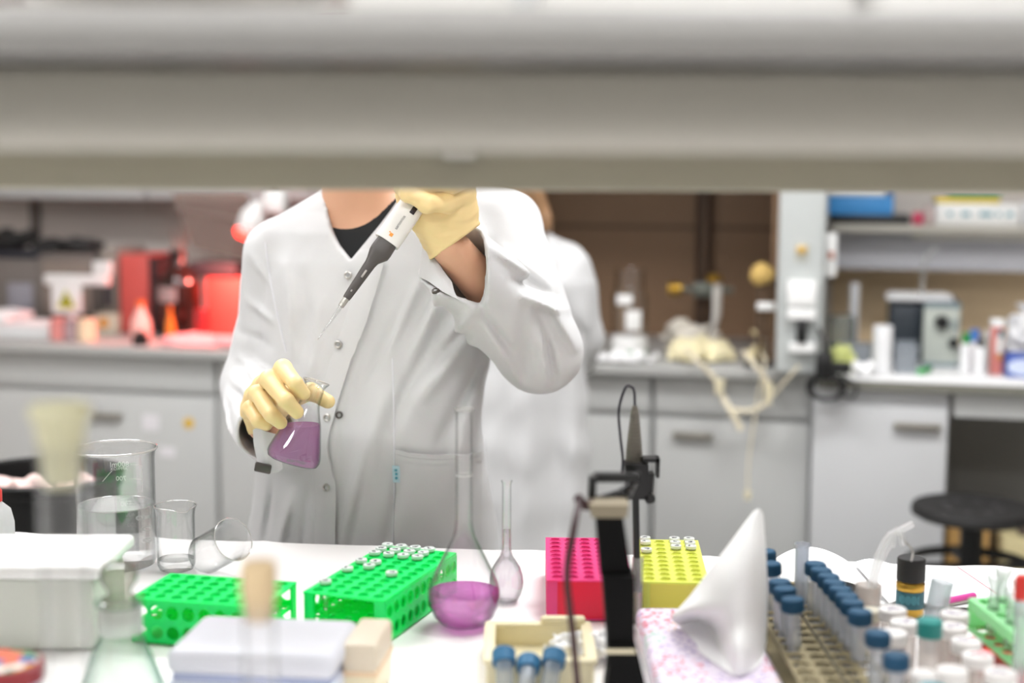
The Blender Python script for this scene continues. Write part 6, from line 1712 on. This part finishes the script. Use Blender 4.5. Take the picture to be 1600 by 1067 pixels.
# dark shaft, swelling under the body
def oval(rows, seg=28, px=1.0):
    vs, fs = [], []
    for z, a, b, ox in rows:
        for k_ in range(seg):
            an = 2 * PI * k_ / seg; c_, s2 = math.cos(an), math.sin(an); e_ = 2 / 3.2
            vs.append((ox + a * math.copysign(abs(c_) ** e_, c_), b * math.copysign(abs(s2) ** e_, s2), z))
    n = len(rows)
    for i in range(n - 1):
        for k_ in range(seg): fs.append((i * seg + k_, i * seg + (k_ + 1) % seg, (i + 1) * seg + (k_ + 1) % seg, (i + 1) * seg + k_))
    fs.append(tuple(range(seg - 1, -1, -1))); fs.append(tuple(range((n - 1) * seg, n * seg)))
    return MB().add(vs, fs)
s0, s1, s2_, s3 = .012, .075, .088, .112
part('shaft', oval([(s0, .0050, .0050, 0), (s0 + .004, .0056, .0056, 0), (s1 - .006, .0078, .0074, 0), (s1, .0090, .0080, 0), (s2_ - .002, .0145, .0105, .002), (s2_ + .004, .0150, .011, .002), (s3, .0140, .011, .002)]), m_grip, t)
part('shaft_mark', MB().box((.001, -.0078, .052), (.0028, .0014, .012), .0006).box((.0, -.0068, .024), (.002, .001, .003), .0004), mat('pale mark', '#a8a29c', .4), t)
m_pw = mat('warm white pipette plastic', '#e6e2dc', .35)
bz0 = s3 - .006; bz1 = (Vector(PB) - Vector(PT)).length + .02
part('body', oval([(bz0, .0178, .0125, .0015), (bz0 + .001, .0182, .013, .0015), (bz0 + .05, .0178, .0132, .0015), (bz0 + .09, .0172, .0135, .001), (bz1 - .01, .0165, .0135, 0), (bz1, .0150, .012, 0)], 36), m_pw, t)
part('plunger', MB().cyl((0, 0, bz1), .005, .02, 16).cyl((0, 0, bz1 + .018), .009, .008, 20, bev=.002), m_grip, t)
Mt_ = Matrix.Translation((.0018, -.01325, bz0 + .030)) @ Matrix(((0, -1, 0, 0), (0, 0, -1, 0), (1, 0, 0, 0), (0, 0, 0, 1)))
tx_ = MB().text('sartorius', .0062, Mt_, .00015)
part('lettering', tx_, mat('dark print', '#4a4648', .5), t)
part('logo', MB().box((.0014, -.0132, bz0 + .0095), (.0048, .0006, .0048), .0002).box((-.0022, -.0132, bz0 + .0118), (.002, .0006, .0016)), mat('orange print', '#e5973a', .5), t, label='small orange mark')
part('display', MB().box((.0075, -.0130, bz0 + .0545), (.0070, .0012, .0120), .0005), mat('dark display', '#2a1d22', .3), t)

# ------------------------------------------------------------------ the second person, back turned
P2Y = 3.45
p2 = thing('person', 'person with brown hair in a white lab coat standing with their back turned', 'person', (at(797, 600, P2Y).x, P2Y, 0))
T2 = [(1230, 650, 944, .165), (870, 664, 928, .145), (700, 672, 922, .132), (600, 676, 917, .126), (500, 673, 920, .125), (440, 668, 924, .122), (400, 690, 904, .108), (372, 722, 872, .09), (348, 762, 832, .07), (330, 768, 826, .062)]
S = SDF((-.30, 3.2, .42), (.30, 3.75, 1.36), .0075)
S.loft(rows_px(T2, P2Y))
for sx in (-1, 1):
    q = lambda x, y, Y: V3(797 + sx * (x - 797), y, Y)
    S.chain([q(885, 418, P2Y), q(908, 530, P2Y + .03)], [.058, .054], .02); S.cone(q(908, 530, P2Y + .03), q(912, 562, P2Y + .24), .052, .040, .02)
for x0, y0, x1, y1, w, hh in ((800, 420, 800, 800, 10, -5), (860, 440, 850, 640, 18, -5), (830, 600, 820, 860, 16, 8), (870, 620, 868, 860, 16, -7), (895, 600, 900, 860, 14, 6), (760, 600, 770, 860, 16, 7), (905, 470, 925, 530, 12, 5), (885, 500, 915, 540, 10, -5)):
    S.fold(V3(x0, y0, P2Y - .13), V3(x1, y1, P2Y - .14), w / 640, hh / 1000 * 1.6, P2Y)
S.d += waves(S, 6, 20, .003, 17)
S.cut(S._cone(V3(797, 335, P2Y), V3(797, 250, P2Y), .05, .055))
part('lab_coat', S.mb(), m_coat, p2, world=True, ang=180)
S = SDF((-.36, 3.15, 0), (.36, 3.80, 1.66), .008)
S.loft(rows_px(T2[1:], P2Y, .02))
h2 = V3(797, 252, P2Y + .02)
S.cone(V3(797, 350, P2Y), h2 + np.array([0, 0, -.05]), .05, .05, .02); S.ball(tuple(h2), (.073, .092, .11), .02); S.ball(tuple(h2 + np.array([0, .09, -.03])), (.012, .02, .018), .01)
for sx in (-1, 1):
    q = lambda x, y, Y: V3(797 + sx * (x - 797), y, Y)
    S.ball(tuple(h2 + np.array([sx * .074, -.01, -.01])), (.010, .02, .03), .006)
    S.chain([q(885, 418, P2Y), q(908, 530, P2Y + .03), q(912, 563, P2Y + .25)], [.04, .036, .026], .02)
    c = q(905, 566, P2Y + .27); S.ball(tuple(c), (.034, .045, .016), .01)
    for k in range(4): S.cone(c + np.array([-.024 + .016 * k, .03, 0]), c + np.array([-.028 + .019 * k, .085 - .01 * abs(k - 1.4), -.006]), .0095, .008, .004)
    S.cone(c + np.array([-sx * .028, .0, 0]), c + np.array([-sx * .055, .045, -.004]), .011, .009, .005)
    bx = at(797, 600, P2Y).x + sx * .085
    S.chain([np.array([bx, P2Y, .80]), np.array([bx, P2Y, .46]), np.array([bx, P2Y - .01, .09])], [.085, .054, .038], .03); S.cone((bx, P2Y, .045), (bx, P2Y + .15, .034), .034, .027, .02)
part('body', S.mb(), m_skin, p2, world=True, ang=180)
S = SDF((-.20, 3.28, 1.14), (.20, 3.66, 1.62), .006)
S.ball(tuple(h2 + np.array([0, -.012, .012])), (.084, .098, .116)); S.cone(h2 + np.array([-.01, -.06, -.02]), V3(806, 338, P2Y - .075), .07, .036, .03)
S.cone(V3(822, 280, P2Y - .05), V3(852, 352, P2Y - .06), .036, .016, .02); S.cone(V3(836, 300, P2Y - .05), V3(862, 362, P2Y - .055), .016, .006, .015)
S.cut(S._cone(h2 + np.array([0, .13, -.02]), h2 + np.array([0, .13, -.2]), .075, .09))
S.d += (.003 * np.sin(S.X * 160 + 4 * np.sin(S.Z * 22))).astype(np.float32)
part('hair', S.mb(), mat('light brown hair', '#8a6848', .5, var=.35, scale=50), p2, world=True, ang=180)
S = SDF((-.26, 3.3, .03), (.26, 3.62, .96), .009)
for sx in (-1, 1):
    bx = at(797, 600, P2Y).x + sx * .085; S.chain([np.array([bx, P2Y, .84]), np.array([bx, P2Y, .46]), np.array([bx, P2Y - .01, .08])], [.10, .068, .056], .03)
part('trousers', S.mb(), m_trous, p2, world=True, ang=180)
for sx in (-1, 1):
    bx = at(797, 600, P2Y).x + sx * .085
    S = SDF((bx - .07, 3.36, 0), (bx + .07, 3.72, .14), .005); S.cone((bx, P2Y, .05), (bx, P2Y + .16, .038), .048, .038, .01); S.cone((bx, P2Y, .05), (bx, P2Y, .1), .046, .046, .02); S.cut(S.Z - .004)
    part('shoe', S.mb(), m_shoe, p2, world=True, ang=180)
# ------------------------------------------------------------------ light and view
w = bpy.data.worlds.new('world'); scene.world = w; w.use_nodes = True
bg = w.node_tree.nodes['Background']; bg.inputs[0].default_value = (1.0, .99, .975, 1); bg.inputs[1].default_value = .5
vs = scene.view_settings
scene.display_settings.display_device = 'sRGB'
vs.view_transform = 'Standard'; vs.look = 'None'; vs.gamma = 1.0; vs.use_curve_mapping = False; vs.exposure = 0.22
cy = scene.cycles
cy.max_bounces = 14; cy.diffuse_bounces = 4; cy.glossy_bounces = 4; cy.transmission_bounces = 10; cy.transparent_max_bounces = 40
cy.sample_clamp_indirect = 6.0; cy.caustics_reflective = False
